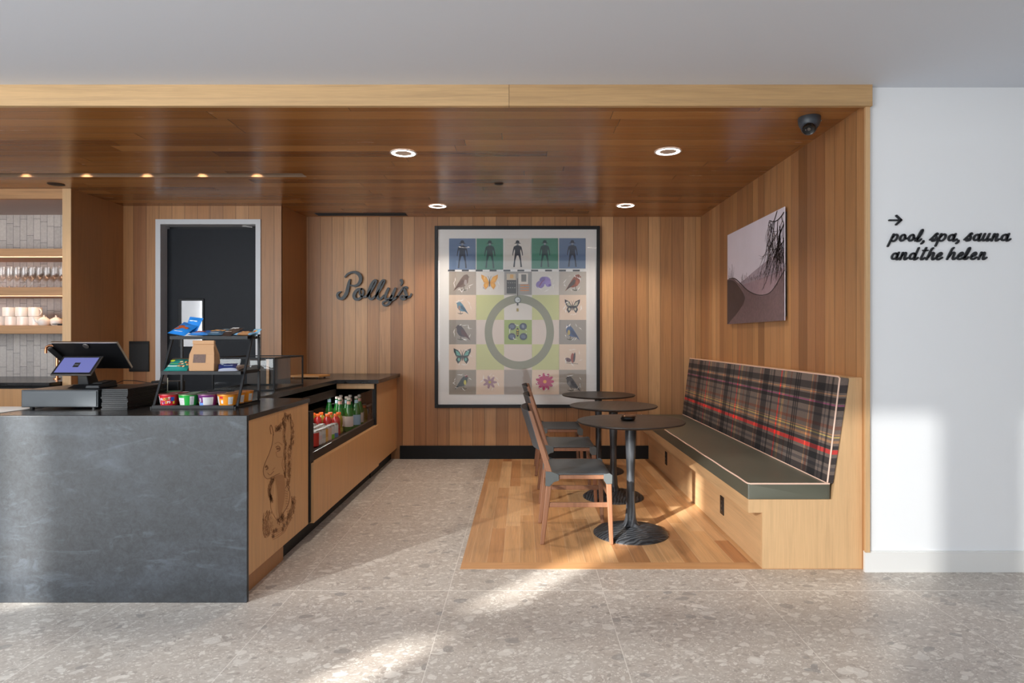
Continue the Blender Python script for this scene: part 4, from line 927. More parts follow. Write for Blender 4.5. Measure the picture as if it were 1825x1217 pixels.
# squares
XC = [800, 848.5, 898.5, 948, 996.5, 1045]
YC = [484, 525.5, 570, 613.5, 659, 703]
def sq(i, j): return XC[i]+.2, XC[i+1]-.2, YC[j], YC[j+1]
TAN, GRY, GN, PNK, LGT = COL(216,194,174,.7), COL(160,150,140,.7), COL(190,194,140,.7), COL(206,194,186,.7), COL(208,204,198,.7)
grid = [[GRY, LGT, COL(150,146,142,.7), LGT, COL(176,168,158,.7)],
        [TAN, GN, LGT, GN, TAN],
        [COL(146,138,130,.7), PNK, COL(150,168,104,.7), PNK, COL(150,144,138,.7)],
        [TAN, GN, PNK, GN, TAN],
        [COL(146,136,124,.7), TAN, COL(160,152,146,.7), TAN, COL(154,144,134,.7)]]
mb = MB()
def arect(mb, x0, x1, y0, y1, lay, th, mat): 
    a = amap(x0, y0, lay); b = amap(x1, y1, lay); mb.box(a.x, b.x, a.y, a.y+th, b.z, a.z, mat)
for j in range(5):
    for i in range(5):
        x0, x1, y0, y1 = sq(i, j); arect(mb, x0, x1, y0, y1, .0, .004, grid[j][i])
mb.build('colour_squares', TAN, t)
# ring
mb = MB(); cxr, cyr = 925.5, 592; V = []; Fc = []; n = 64
for k in range(n):
    a = 2*math.pi*k/n
    for rr_ in (52, 66.5): V.append(amap(cxr+rr_*math.cos(a)*.93, cyr+rr_*math.sin(a), .0012))
for k in range(n): Fc.append((2*k, 2*k+1, (2*k+3)%(2*n), (2*k+2)%(2*n)))
mb.add(V, Fc); V2 = []
mb.add([v+Vector((0,.001,0)) for v in V], [f[::-1] for f in Fc]); mb.build('painted_ring', COL(136,138,122,.7), t)
# hatted figures on coloured cards
def figure(cx, ytop, ybot, bgc, figc, lay=.002):
    mb = MB(); arect(mb, cx-23.6, cx+23.6, ytop-1, ybot+1, lay, .0015, bgc)
    Hh = ybot-ytop-5; f = lambda x, y: amap(cx+x*Hh, ybot-2-y*Hh, lay+.0006)
    half = [(.03,.83),(.09,.805),(.145,.775),(.175,.66),(.195,.52),(.20,.45),(.175,.43),(.165,.50),(.14,.62),(.115,.68),(.10,.60),(.115,.46),(.135,.26),(.165,.03),(.165,.0),(.105,.0),(.09,.24),(.03,.44)]
    pts = half + [(-x,y) for (x,y) in reversed(half)]
    mb.prism([f(*p) for p in pts], (0,.0005,0), figc)
    mb.prism([f(.038*math.cos(a), .875+.055*math.sin(a)) for a in [k*math.pi/8 for k in range(16)]], (0,.0005,0), COL(130,140,150,.7) if bgc != LGT else COL(120,128,136,.7))
    mb.prism([f(*p) for p in ((-.135,.895),(-.07,.925),(-.065,.99),(-.01,1.02),(.06,.995),(.068,.925),(.135,.895),(.06,.89),(0,.91),(-.06,.89))], (0,-.0003,0), figc)
    mb.build('figure_card', bgc, t)
FB, FG2 = COL(92,114,146,.7), COL(72,130,112,.7); FD, FDG = COL(50,60,76,.7), COL(44,70,72,.7)
figure(824, 426, 480, FB, FD); figure(873, 426, 480, FG2, FDG); figure(922.5, 426, 478, LGT, COL(44,50,60,.7)); figure(971, 425.5, 478, FG2, FDG); figure(1020, 425.5, 477.5, FB, FD)
# scale bar
mb = MB()
for k in range(20):
    x0 = 798.5+k*12.35; arect(mb, x0, x0+12.35, 480.6, 483.6, .004, .002, COL(46,46,50) if k % 2 == 0 else WHT)
mb.build('striped_rule', WHT, t)
def shape(name, cx, cy, s, draws, label=None):
    mb = MB()
    for i, (kind, args, mat) in enumerate(draws):
        lay = .0025+.0004*i
        if kind == 'e':
            ex, ey, rx, ry, an = args; pts = [(ex+rx*math.cos(q)*math.cos(R(an))-ry*math.sin(q)*math.sin(R(an)), ey+rx*math.cos(q)*math.sin(R(an))+ry*math.sin(q)*math.cos(R(an))) for q in [k*math.pi/9 for k in range(18)]]
            mb.prism([amap(cx+x*s, cy-y*s, lay) for x, y in pts], (0,.0003,0), mat)
        elif kind == 'p': mb.prism([amap(cx+x*s, cy-y*s, lay) for x, y in args], (0,.0003,0), mat)
        elif kind == 's': stroke(mb, [(cx+x*s, cy-y*s, w*s) for x, y, w in args], lambda a, b, l=lay: amap(a, b, l), (0,.0003,0), mat, 4)
    o = mb.build(name, WHT, t)
    if label: o['label'] = label
def bird(cx, cy, s, flip, body, wing, belly, label):
    f = -1 if flip else 1
    P = lambda L: [(f*x, y) for x, y in L]
    shape('bird_picture', cx, cy, s, [('p', P([(-.62,-.62),(-.35,-.15),(-.1,.25),(.12,.5),(.34,.55),(.42,.42),(.50,.36),(.42,.3),(.40,.0),(.22,-.25),(-.05,-.35),(-.3,-.35)]), body),
        ('p', P([(-.55,-.55),(-.3,-.1),(0,.22),(.12,.1),(.02,-.15),(-.2,-.3)]), wing), ('e', (f*.22,-.02,.10,.2,0), belly), ('s', [(f*.1,-.3,.04),(f*.14,-.55,.04)], COL(60,50,46)), ('s', [(f*-.1,-.5,.05),(f*.1,-.56,.07),(f*.35,-.5,.04)], COL(84,78,66)), ('e', (f*.33,.43,.03,.03,0), COL(20,20,20))], label)
def butterfly(cx, cy, s, c1, c2, label):
    D = []
    for f in (1,-1):
        D += [('p', [(f*x,y) for x,y in ((.04,.05),(.25,.45),(.62,.62),(.60,.35),(.42,.02),(.05,-.02))], c1), ('p', [(f*x,y) for x,y in ((.04,.0),(.38,.0),(.46,-.22),(.30,-.50),(.10,-.25))], c1),
              ('p', [(f*x,y) for x,y in ((.10,.08),(.27,.36),(.50,.48),(.40,.12))], c2), ('e', (f*.24,-.18,.09,.12,0), c2)]
    D += [('e', (0,0,.045,.3,0), COL(40,34,32)), ('s', [(0,.25,.02),(.12,.5,.02)], COL(40,34,32)), ('s', [(0,.25,.02),(-.12,.5,.02)], COL(40,34,32))]
    shape('butterfly_picture', cx, cy, s, D, label)
def flower(cx, cy, s, c1, c2, n, label):
    D = [('e', (.34*math.cos(k*6.283/n), .30*math.sin(k*6.283/n), .30, .11, math.degrees(k*6.283/n)), c1) for k in range(n)] + [('e', (.2*math.cos(k*6.283/5+.5), .18*math.sin(k*6.283/5+.5), .2, .1, math.degrees(k*6.283/5+.5)), c1) for k in range(5)] + [('e', (0,0,.12,.12,0), c2)]
    shape('flower_picture', cx, cy, s, D, label)
bird(824, 503, 26, False, COL(110,88,78,.7), COL(86,60,48,.7), COL(150,140,136,.7), 'brown sparrow, top left of the squares')
butterfly(872.5, 504, 24, COL(214,150,48,.7), COL(226,168,66,.7), 'orange butterfly')
shape('flower_picture', 968, 503, 26, [('e',(-.2,-.15,.3,.26,20),COL(130,110,176,.7)),('e',(.2,.12,.32,.26,-20),COL(138,118,186,.7)),('e',(.35,-.1,.2,.22,0),COL(150,130,196,.7)),('e',(-.05,.2,.22,.16,30),COL(112,92,160,.7)),('s',[(-.25,-.25,.06),(-.1,0,.05),(.05,.15,.04)],COL(120,40,90)),('e',(.45,-.2,.1,.08,0),COL(110,90,170,.7))], 'purple flower')
bird(1023, 503, 26, False, COL(134,66,44,.7), COL(70,50,44,.7), COL(160,84,52,.7), 'rust-red bird')
bird(823, 548, 20, True, COL(90,130,150,.7), COL(60,88,110,.7), COL(150,120,110,.7), 'small teal bird')
butterfly(1020, 547, 22, COL(50,52,62,.7), COL(176,170,150,.7), 'black and cream swallowtail butterfly')
bird(824, 592, 24, True, COL(70,58,66,.7), COL(90,60,62,.7), COL(58,54,64,.7), 'dark plum bird')
bird(1019, 592, 24, True, COL(70,90,130,.7), COL(58,72,104,.7), COL(170,150,90,.7), 'blue and yellow bird')
butterfly(824, 636, 25, COL(40,52,54,.7), COL(100,160,148,.7), 'black and turquoise butterfly')
shape('butterfly_picture', 1018, 639, 22, [('e',(-.25,-.1,.25,.16,-20),COL(96,60,70,.7)),('e',(.12,.05,.16,.4,0),COL(146,70,60,.7)),('e',(.25,.1,.08,.4,-6),COL(70,60,70,.7)),('s',[(-.4,-.35,.03),(.55,-.42,.03)],COL(60,54,54))], 'red and dark insect')
bird(824, 681, 22, False, COL(56,62,60,.7), COL(40,44,44,.7), COL(190,180,70,.7), 'yellow-sided bird with a red head'); shape('red_crown', 824, 681, 22, [('e',(.3,.46,.13,.12,0),COL(170,30,44,.7))])
flower(873, 681, 20, COL(156,120,132,.7), COL(180,160,60,.7), 7, 'dusty mauve flower')
flower(971, 680, 26, COL(176,28,96,.7), COL(222,150,60,.7), 11, 'magenta flower')
bird(1020, 683, 24, True, COL(92,90,92,.7), COL(70,70,74,.7), COL(120,118,118,.7), 'grey bird')
D = [('e',(0,0,.10,.34,0),COL(36,32,28,.7)),('e',(0,.14,.07,.07,0),COL(190,160,40,.7)),('e',(0,-.04,.075,.035,0),COL(200,170,40,.7)),('e',(0,-.16,.07,.03,0),COL(200,170,40,.7))]
for (x, y) in ((-.48,.5),(.48,.5),(-.5,-.38),(.5,-.38)): D += [('e',(x*.85,y*.85,.28,.26,20),COL(62,72,92,.7)),('e',(x*.85,y*.85,.17,.14,-20),COL(96,108,128,.7))]
shape('bee_picture', 922.5, 592, 24, D, 'striped bee between four blue rosettes')
# centre top cell: specimen cabinet and gauge
mb = MB()
arect(mb, 903, 919, 488, 501, .003, .001, COL(196,180,156,.7)); arect(mb, 909, 915, 489, 496, .0036, .001, COL(206,160,90,.6)); arect(mb, 903, 920, 499, 523, .0042, .001, COL(48,46,46,.6))
arect(mb, 924, 941, 487, 506, .003, .001, COL(214,206,196,.7)); arect(mb, 929, 938, 489, 502, .0036, .001, COL(110,106,102,.7))
for k in range(3): arect(mb, 927, 943, 507.5+4.6*k, 509+4.6*k, .0036, .001, COL(214,128,50,.6))
for k in range(8): arect(mb, 905+4*(k%4), 906.2+4*(k%4), 503+9*(k//4), 504.4+9*(k//4), .005, .0005, COL(180,176,170,.6))
mb.build('specimen_cabinet', GRY, t)
mb = MB(); arect(mb, 921.8, 923.2, 496, 528, .005, .0015, COL(56,40,36,.5))
mb.prism([amap(922.5+6*math.cos(a), 534.5+6*math.sin(a), .006) for a in [k*math.pi/12 for k in range(24)]], (0,.002,0), COL(70,72,76,.4))
mb.prism([amap(922.5+4.6*math.cos(a), 534.5+4.6*math.sin(a), .0066) for a in [k*math.pi/12 for k in range(24)]], (0,.001,0), COL(190,196,198,.4))
arect(mb, 922.2, 926, 534, 534.8, .007, .0005, COL(40,40,40)); arect(mb, 921, 924, 540, 544.5, .006, .001, COL(60,60,60)); arect(mb, 920.6, 924.2, 549.5, 555, .006, .001, COL(150,130,60))
mb.build('dial_gauge', GRY, t)
# crinkled clear sleeves over some squares
crk = plain('clear_sleeve_crease', S(240,238,236), .25)
mb = MB(); r2 = random.Random(11)
for (i, j) in ((0,0),(1,0),(3,0),(4,0),(0,1),(4,1),(0,2),(2,2),(4,2),(0,3),(4,3),(0,4),(1,4),(3,4),(4,4)):
    x0, x1, y0, y1 = sq(i, j)
    for _ in range(9):
        ca = r2.uniform(0, 6.28); cx_ = (x0+x1)/2+15*math.cos(ca); cy_ = (y0+y1)/2+13*math.sin(ca); an = ca+1.57+r2.uniform(-.9,.9); l = r2.uniform(1.5, 5.5)
        stroke(mb, [(cx_-l*math.cos(an), cy_-l*math.sin(an), .1), (cx_, cy_+r2.uniform(-1,1), r2.uniform(.5,1.3)), (cx_+l*math.cos(an), cy_+l*math.sin(an), .1)], lambda a, b: amap(a, b, .0065), (0,.0003,0), crk, 3)
mb.build('sleeve_creases', crk, t)
MB().box(ax0+fw, ax1-fw, AY-.012, AY-.010, az0+fw, az1-fw).build('glazing', M['art_glass'], t)

# ------------------------------------------------------------------ landscape print on the right wall
LX = WX-.03
def lmap(y, z, lay=0): return Vector((LX-lay, y, z))
ly0, ly1, lz0, lz1 = 4.485, 5.735, 1.403, 2.208
t = thing('landscape_print', (WX, (ly0+ly1)/2, lz0), 'frameless pinkish photograph of dunes and bare trees on the side wall', 'artwork')
MB().box(LX+.001, WX-.001, ly0+.03, ly1-.03, lz0+.03, lz1-.03).build('standoff', M['black_matte'], t)
sky = plain('print_sky', S(238,230,242), .3, bscale=3, var=.12)
MB().box(LX, LX+.006, ly0, ly1, lz0, lz1).build('panel', sky, t)
def U(u, v): return (ly1-(ly1-ly0)*u, lz0+(lz1-lz0)*v)        # u: 0 far end .. 1 near end, v up
def lpoly(pts, mat, lay, nm, sm=True):
    P = catmull(pts, 5) if sm else pts
    mb = MB(); top = [lmap(*U(min(max(u,0),1), min(max(v,0.0),1)), lay) for u, v in P]
    bot = [lmap(*U(min(max(u,0),1), 0.0), lay) for u, v in P]
    for i in range(len(P)-1): mb.add([top[i], top[i+1], bot[i+1], bot[i]], [(0,1,2,3)])
    return mb.build(nm, mat, t)
lpoly([(0,.40),(.2,.42),(.35,.45),(.5,.50),(.7,.56),(.85,.6),(1,.64)], plain('print_mountains', S(178,162,174), .4, bscale=12, var=.15), .0005, 'far_mountains')
lpoly([(0,.38),(.25,.40),(.5,.41),(.75,.43),(1,.46)], plain('print_meadow', S(160,136,146), .4, bscale=30, var=.2), .0009, 'meadow')
dk_ = plain('print_dark', S(48,40,42), .5); dkt = plain('print_trees', S(84,70,74), .5)
mb = MB(); r3 = random.Random(5)
def ls(pts, w, lay=.0013, mat=None): stroke(mb, [(u, v, w_*w) for (u, v, w_) in pts], lambda u, v: lmap(*U(u, v), lay), (.0004,0,0), mat or dk_, 3)
for k in range(34):
    u = .30+.022*k; b = .405+.04*(u-.3); h = r3.uniform(.04,.10)*(1.2 if k < 6 else .8)
    ls([(u,b,.5),(u+r3.uniform(-.005,.005),b+h*.6,.4),(u+r3.uniform(-.01,.01),b+h,.15)], .008, mat=dkt)
    for q in range(4): ls([(u,b+h*(.3+.15*q),.3),(u+r3.choice((-1,1))*.012,b+h*(.45+.15*q),.1)], .006, mat=dkt)
for k in range(9):                                     # bush far left
    u0 = .03+.012*k; ls([(.06,.42,.8),(u0,.50,.5),(u0+r3.uniform(-.02,.02),.56+r3.uniform(0,.10),.1)], .008, mat=dkt)
setp(mb.build('printed_treeline', dkt, t), kind='stuff')
lpoly([(0,.50),(.06,.505),(.14,.49),(.24,.43),(.36,.36),(.5,.29),(.62,.255),(.72,.25),(.80,.27),(.88,.33),(.95,.40),(1,.45)], plain('print_dune', S(112,92,96), .5, bscale=40, var=.35), .0018, 'near_dune')
mb = MB(); P_ = [(0,.0)]+catmull([(0,.49),(.08,.485),(.17,.45),(.28,.36),(.36,.27),(.33,.20),(.22,.12),(.10,.05),(.02,.0)], 5)
mb.prism([lmap(*U(max(u,0), max(v,0)), .0023) for u, v in P_[:-1]], (.0004,0,0)); mb.build('shaded_dune_face', plain('print_dune_side', S(64,52,56), .5, bscale=20, var=.3), t)
mb = MB()
ls([(.04,.505,.4),(.16,.49,1),(.28,.42,1),(.42,.33,.9),(.58,.27,.8),(.72,.255,.7),(.82,.28,.6),(.92,.36,.8),(1,.44,1)], .012, .0028)
r3 = random.Random(9)
def branch(u, v, du, dv, w, dep):
    pts = [(u, v, 1)]
    for k in range(4):
        du += r3.uniform(-.02,.02); dv += r3.uniform(-.03,.02); u += du; v += dv; pts.append((min(u,.995), min(v,.995), 1-.2*k))
        if dep and r3.random() < .75 and v > .55: branch(min(u,.995), min(v,.995), r3.uniform(-.035,.02), r3.uniform(-.06,.0), w*.6, dep-1)
    ls(pts, w, .0030)
branch(.995, .95, -.03, -.01, .014, 3); branch(.99, .84, -.03, -.03, .014, 3); branch(.995, .70, -.03, -.02, .011, 2); branch(.99, .6, -.02, -.03, .010, 2); branch(.9,.99,-.02,-.05,.010,2)
mb.build('bare_branches', dk_, t)

# ------------------------------------------------------------------ signs
pb = 1/10.14
t = thing('wall_sign', (XatPX(667,YB), YB, zz(547,YB)), 'black script sign reading Polly\'s on the oak back wall', 'sign')
pm = lambda x, y: PX(580+x*pb, 460+y*pb, YB-.035)
def letters(nm, strokes, mapf, back, mat, n=8):
    mb = MB()
    for s_ in strokes: stroke(mb, s_, mapf, back, mat, n)
    return mb.build(nm, mat, t)
BK = (0,.022,0); SB = M['sign_black']
letters('letter_P', [[(355,338,30),(400,288,36),(470,256,38),(545,258,50),(612,305,62),(634,372,62),(618,435,58),(578,482,48),(520,500,36),(455,490,24)],
                     [(440,385,24),(422,440,46),(402,540,60),(374,640,62),(330,705,60),(280,735,48),(232,716,48),(214,670,44),(230,628,34),(275,606,22)]], pm, BK, SB)
letters('letter_o', [[(655,556,34),(590,562,44),(535,615,56),(513,680,58),(535,732,54),(590,742,46),(642,705,42),(680,640,34),(682,590,34),(650,557,34)], [(612,590,26),(622,650,30),(665,695,32),(720,697,36),(765,660,36)]], pm, BK, SB)
for dx in (0, 150): letters('letter_l', [[(760+dx,690,38),(805+dx,615,42),(872+dx,515,32),(914+dx,432,30),(914+dx,402,30),(888+dx,398,34),(848+dx,445,48),(806+dx,540,56),(782+dx,640,58),(786+dx,708,48),(820+dx,740,40),(862+dx,722,36),(902+dx,675,34)]], pm, BK, SB)
letters('letter_y', [[(1135,550,46),(1102,620,52),(1078,690,48),(1092,735,42),(1140,735,38),(1195,680,38)], [(1262,550,46),(1227,630,52),(1184,740,54),(1150,815,46),(1092,855,34),(1042,840,32),(1036,800,30),(1070,778,28),(1130,762,34),(1220,750,38),(1300,690,34)]], pm, BK, SB)
letters('letter_s', [[(1290,700,34),(1350,610,34),(1400,540,32),(1435,522,32),(1475,530,34),(1478,548,22)], [(1420,550,44),(1446,620,56),(1464,680,56),(1430,732,50),(1380,735,44),(1354,702,34),(1388,675,28),(1420,690,22)], [(1455,705,42),(1520,697,36),(1550,648,30)]], pm, BK, SB)
letters('apostrophe', [[(1368,402,56),(1386,430,44),(1376,462,36),(1360,488,24)]], pm, BK, SB)
mb = MB()
for (x, y) in ((420,600),(620,380),(540,740),(800,690),(960,690),(1180,700),(1440,680),(1375,430)):
    p = pm(x, y); mb.tube([(p.x, YB-.014, p.z), (p.x, YB-.0005, p.z)], .004, 8)
mb.build('standoff_pin', M['grey_metal'], t)
# wayfinding sign
WY = 3.48; wb = 1/6.887
t = thing('wayfinding_sign', (XatPX(1695,WY), WY, zz(470,WY)), 'black arrow above cursive lettering for pool, spa, sauna on the white wall', 'sign')
wm = lambda x, y: PX(1560+x*wb, 360+y*wb, WY-.010)
letters('arrow', [[(176,222,19),(310,222,19)], [(264,166,24),(322,220,24),(322.5,220.5,24)], [(322,220,24),(262,274,24)]], wm, (0,.0095,0), SB, 1)
def ell(cx, cy, rx, ry, a0=60, a1=430): return [(cx+rx*math.cos(R(a)), cy+ry*math.sin(R(a))) for a in range(a0, a1, 30)]
G = {'o': [ell(.42,.48,.27,.38), [(.68,.5),(.82,.36),(1.0,.42)]],
     'a': [ell(.36,.46,.26,.36), [(.70,.92),(.66,.2),(.80,.04),(1.02,.25)]],
     'n': [[(.12,.9),(.08,.04)], [(.1,.45),(.32,.84),(.52,.80),(.52,.2),(.66,.04),(.88,.25)]],
     'u': [[(.12,.92),(.08,.28),(.28,.06),(.55,.3)], [(.66,.92),(.60,.2),(.74,.04),(.94,.25)]],
     'p': [[(.14,.92),(-.02,-.58)], [(.12,.5),(.34,.86),(.62,.78),(.66,.4),(.46,.06),(.15,.10)]],
     'l': [[(.0,.10),(.30,.6),(.44,1.25),(.38,1.48),(.26,1.3),(.16,.5),(.22,.08),(.44,.08),(.6,.3)]],
     'd': [ell(.36,.46,.26,.36), [(.74,1.5),(.66,.2),(.80,.04),(1.02,.25)]],
     't': [[(.28,1.5),(.12,.25),(.28,.04),(.5,.25)], [(.02,1.18),(.55,1.18)]],
     'h': [[(.02,.04),(.06,.6),(.16,1.3),(.26,1.47)], [(.08,.30),(.30,.84),(.54,.80),(.54,.2),(.68,.04),(.88,.25)]],
     'e': [[(.10,.38),(.44,.52),(.52,.76),(.34,.88),(.12,.6),(.12,.2),(.38,.04),(.72,.28)]],
     's': [[(-.12,.2),(.12,.55),(.36,.98),(.50,.88)], [(.30,.80),(.50,.45),(.46,.12),(.22,.04),(.08,.16),(.26,.26)]],
     ',': [[(.10,.08),(.12,-.08),(-.04,-.26)]]}
def word(seq, base, nm):
    mb = MB()
    for ch, x0, w_ in seq:
        for s_ in G[ch]:
            width = 22 if ch != 't' or s_ != G['t'][1] else 17
            stroke(mb, [(x0-4+x*w_+.36*y*98, base-y*98, width) for x, y in s_], wm, (0,.0095,0), SB, 5)
    mb.build(nm, SB, t)
word([('p',186,112),('o',285,104),('o',392,104),('l',498,104),(',',588,100)], 484, 'word_pool')
word([('s',690,110),('p',772,120),('a',886,112),(',',1018,100)], 480, 'word_spa')
word([('s',1112,110),('a',1196,112),('u',1312,104),('n',1430,104),('a',1536,120)], 478, 'word_sauna')
word([('a',188,112),('n',305,104),('d',408,112)], 708, 'word_and')
word([('t',552,110),('h',636,120),('e',742,108)], 708, 'word_the')
word([('h',888,124),('e',1002,108),('l',1080,100),('e',1166,108),('n',1270,108)], 705, 'word_helen')

# ------------------------------------------------------------------ ceiling fittings
def downlight(px, py, label):
    d = (WC-H)*F/(CY-py); x = (px-CX)*d/F
    t = thing('downlight', (x, d, WC), label, 'ceiling light', 'round downlights in the oak ceiling')
    c = (x, d, WC)
    MB().lathe([(.092,-.0005),(.092,-.004),(.082,-.006),(.079,-.003)], 40, c, cap=False).build('trim_ring', M['white_trim'], t, smooth=True)
    MB().lathe([(.0805,-.0035),(.079,-.0045),(.059,-.0035),(.058,-.0025)], 40, c, cap=False).build('light_ring', M['white_led'], t, smooth=True)
    MB().lathe([(.059,-.0030),(.0,-.0030)], 40, c, cap=False).build('baffle', M['baffle'], t, smooth=True)
    l = bpy.data.lights.new('downlight_beam', 'SPOT'); l.energy = 42; l.spot_size = R(115); l.spot_blend = .7; l.shadow_soft_size = .06; l.color = (1.0,.86,.72)
    o = bpy.data.objects.new('downlight_beam', l); C.objects.link(o); o.parent = t; o.location = (0,0,-.03)
downlight(719, 272.5, 'glowing round downlight nearest the beam above the aisle'); downlight(1190.5, 269.5, 'glowing round downlight nearest the beam above the cafe tables')
downlight(780, 367, 'glowing round downlight close to the oak wall above the aisle'); downlight(1115, 366, 'glowing round downlight close to the oak wall above the cafe tables')
for (px, py, lab, rad) in ((889,327,'small dark ceiling disc between the four downlights',.037), (100,328,'dark ceiling disc above the shelving niche',.062)):
    d = (WC-H)*F/(CY-py); x = (px-CX)*d/F; t = thing('ceiling_disc', (x, d, WC), lab, 'ceiling fitting')
    MB().lathe([(rad,-.0004),(rad,-.004),(rad*.9,-.006),(.0,-.006)], 28, (x,d,WC)).build('cover', COL(52,36,26,.6), t, smooth=True)
    MB().lathe([(rad*.7,-.0061),(rad*.6,-.008),(.0,-.008)], 28, (x,d,WC)).build('centre_cap', COL(40,28,22,.6), t, smooth=True)
ya, yb_ = (WC-H)*F/(CY-383.5), (WC-H)*F/(CY-388.6)
t = thing('air_vent', (-2.0, 6.6, WC), 'long black slot vent in the ceiling against the oak wall', 'vent')
xa, xb = XatPX(568, 6.65), XatPX(727, 6.65)
MB().box(xa, xb, 6.50, 6.64, WC-.003, WC-.0004).build('frame', M['black_matte'], t)
for k in range(3): MB().box(xa+.01, xb-.01, 6.515+.04*k, 6.53+.04*k, WC-.008, WC-.003).build('blade', M['black_metal'], t)
# accent spots in the slot
for k, px in enumerate((42,150,258,357,455)):
    x = XatPX(px, 5.02); t = thing('slot_spotlight', (x, 5.0, WC+.09), 'small warm spotlight in the ceiling slot, %s from its right-hand end' % ('fifth','fourth','third','second','first')[k], 'ceiling light', 'spotlights in the ceiling slot')
    MB().lathe([(.0,.009),(.03,.009),(.03,-.03),(.026,-.03),(.024,-.01),(.0,-.01)], 20, (x,5.0,WC+.09)).build('housing', M['black_metal'], t, smooth=True)
    MB().lathe([(.022,-.012),(.0,-.012)], 20, (x,5.0,WC+.09), cap=False).build('lens', M['warm_led'], t)
    l = bpy.data.lights.new('spot_beam', 'SPOT'); l.energy = 7; l.spot_size = R(110); l.spot_blend = .8; l.shadow_soft_size = .015; l.color = (1.0,.72,.45)
    o = bpy.data.objects.new('spot_beam', l); C.objects.link(o); o.parent = t; o.location = (0,0,-.035)
# camera
d = 3.68; x = 1.662
t = thing('security_camera', (x, d, WC), 'dark grey turret security camera under the oak ceiling', 'camera')
CG = plain('camera_grey', S(62,68,76), .4)
MB().lathe([(.0,-.0004),(.060,-.0004),(.062,-.006),(.061,-.03),(.054,-.052),(.044,-.064),(.0,-.068)], 32, (x,d,WC)).build('housing', CG, t, smooth=True)
ball = MB(); ball.lathe([(.0,-.044),(.022,-.038),(.038,-.022),(.044,0),(.042,.016),(.036,.026)], 28, cap=False)
look = Vector((-.30,-.72,-.62)).normalized(); Mq = Matrix.Translation((x-.008,d-.012,WC-.062)) @ look.to_track_quat('Z','Y').to_matrix().to_4x4()
ball.xf(Mq); ball.build('eyeball', CG, t, smooth=True)
mb = MB(); mb.lathe([(.036,.026),(.034,.030),(.030,.027),(.0,.027)], 28, cap=False); mb.xf(Mq); mb.build('lens_cover', plain('lens_black', S(8,8,10), .08), t, smooth=True)
mb = MB(); mb.lathe([(.010,.027),(.009,.031),(.0,.0315)], 16, (0,0,0)); mb.lathe([(.004,.027),(.0,.029)], 10, (-.017,-.004,0)); mb.xf(Mq); mb.build('lens', M['grey_metal'], t, smooth=True)
mb = MB(); mb.tube([(x+.058,d-.012,WC-.024),(x+.064,d-.014,WC-.024)], .004, 8); mb.build('screw', M['steel'], t)

# ------------------------------------------------------------------ banquette
BY0, BY1 = 3.512, YB-.001
t = thing('banquette', (1.6, 5.1, 0), 'built-in oak banquette with green seat pad and tartan backrest', 'bench')
prof = [(1.326,.0013),(1.326,.311),(1.249,.311),(1.249,.385),(1.715,.385),(1.812,1.06),(WX-.001,1.06),(WX-.001,.0013)]
MB().prism([(x,BY0+.019,z) for x, z in prof], (0,BY1-BY0-.019,0)).build('base', M['oak_pale_y'], t)
MB().prism([(x,BY0,z) for x, z in prof], (0,.0189,0)).build('end_panel', M['oak_pale'], t, bevel=.001)
# seat pad, slightly crowned
def pad(name, a, b, c, dd, y0, y1, mat, n=14):
    """cross-section quad a,b,c,dd (x,z) swept along y, rounded"""
    mb = MB(); q = [a, b, c, dd]; V = []; Fc = []
    ring = []
    for k in range(4):
        p, r_ = Vector(q[k]), Vector(q[(k+1)%4])
        for s_ in (.0,.04,.2,.5,.8,.96): ring.append(p.lerp(r_, s_))
    cen = sum((Vector(p) for p in q), Vector((0,0)))/4; m_ = len(ring)
    ys = [y0, y0+.006] + [y0+.006+(y1-y0-.012)*i/n for i in range(1, n)] + [y1-.006, y1]
    for i, y in enumerate(ys):
        sh = .965 if i in (0, len(ys)-1) else 1
        for r_ in ring:
            p = cen+(r_-cen)*sh; V.append((p.x, y, p.y))
    for i in range(len(ys)-1):
        for k in range(m_): Fc.append((i*m_+k, i*m_+(k+1)%m_, (i+1)*m_+(k+1)%m_, (i+1)*m_+k))
    Fc += [tuple(range(m_-1,-1,-1)), tuple(range((len(ys)-1)*m_, len(ys)*m_))]
    mb.add(V, Fc); return mb.build(name, mat, t, smooth=True)
pad('seat_pad', (1.249,.3855), (1.704,.3855), (1.704,.470), (1.249,.470), BY0+.002, BY1-.003, M['green_vinyl'])
pad('backrest', (1.7205,.4705), (1.8105,1.055), (1.762,1.062), (1.686,.4705), BY0+.006, BY1-.003, M['plaid'])
MB().tube([(1.700,BY0+.003,.4715),(1.30,BY0+.003,.4715),(1.262,BY0+.004,.4710),(1.251,BY0+.014,.4705),(1.2495,BY0+.05,.4705)]+[(1.2495+.002*math.sin(k*1.7), BY0+.05+(BY1-BY0-.06)*k/24, .4708) for k in range(1,25)], .0045, 8).build('seat_piping', M['piping'], t, smooth=True)
MB().tube([(1.690,BY0+.02,.474),(1.6905,BY0+.008,.478),(1.697,BY0+.006,.54),(1.755,BY0+.006,1.03),(1.7605,BY0+.010,1.055),(1.7625,BY0+.03,1.063)]+[(1.7635+.001*math.sin(k*2.1), BY0+.03+(BY1-BY0-.04)*k/20, 1.0635) for k in range(1,21)], .0045, 8).build('backrest_piping', M['piping'], t, smooth=True)
MB().tube([(1.688, BY0+.02+(BY1-BY0-.03)*k/20, .4735) for k in range(21)], .004, 8).build('backrest_piping', M['piping'], t, smooth=True)
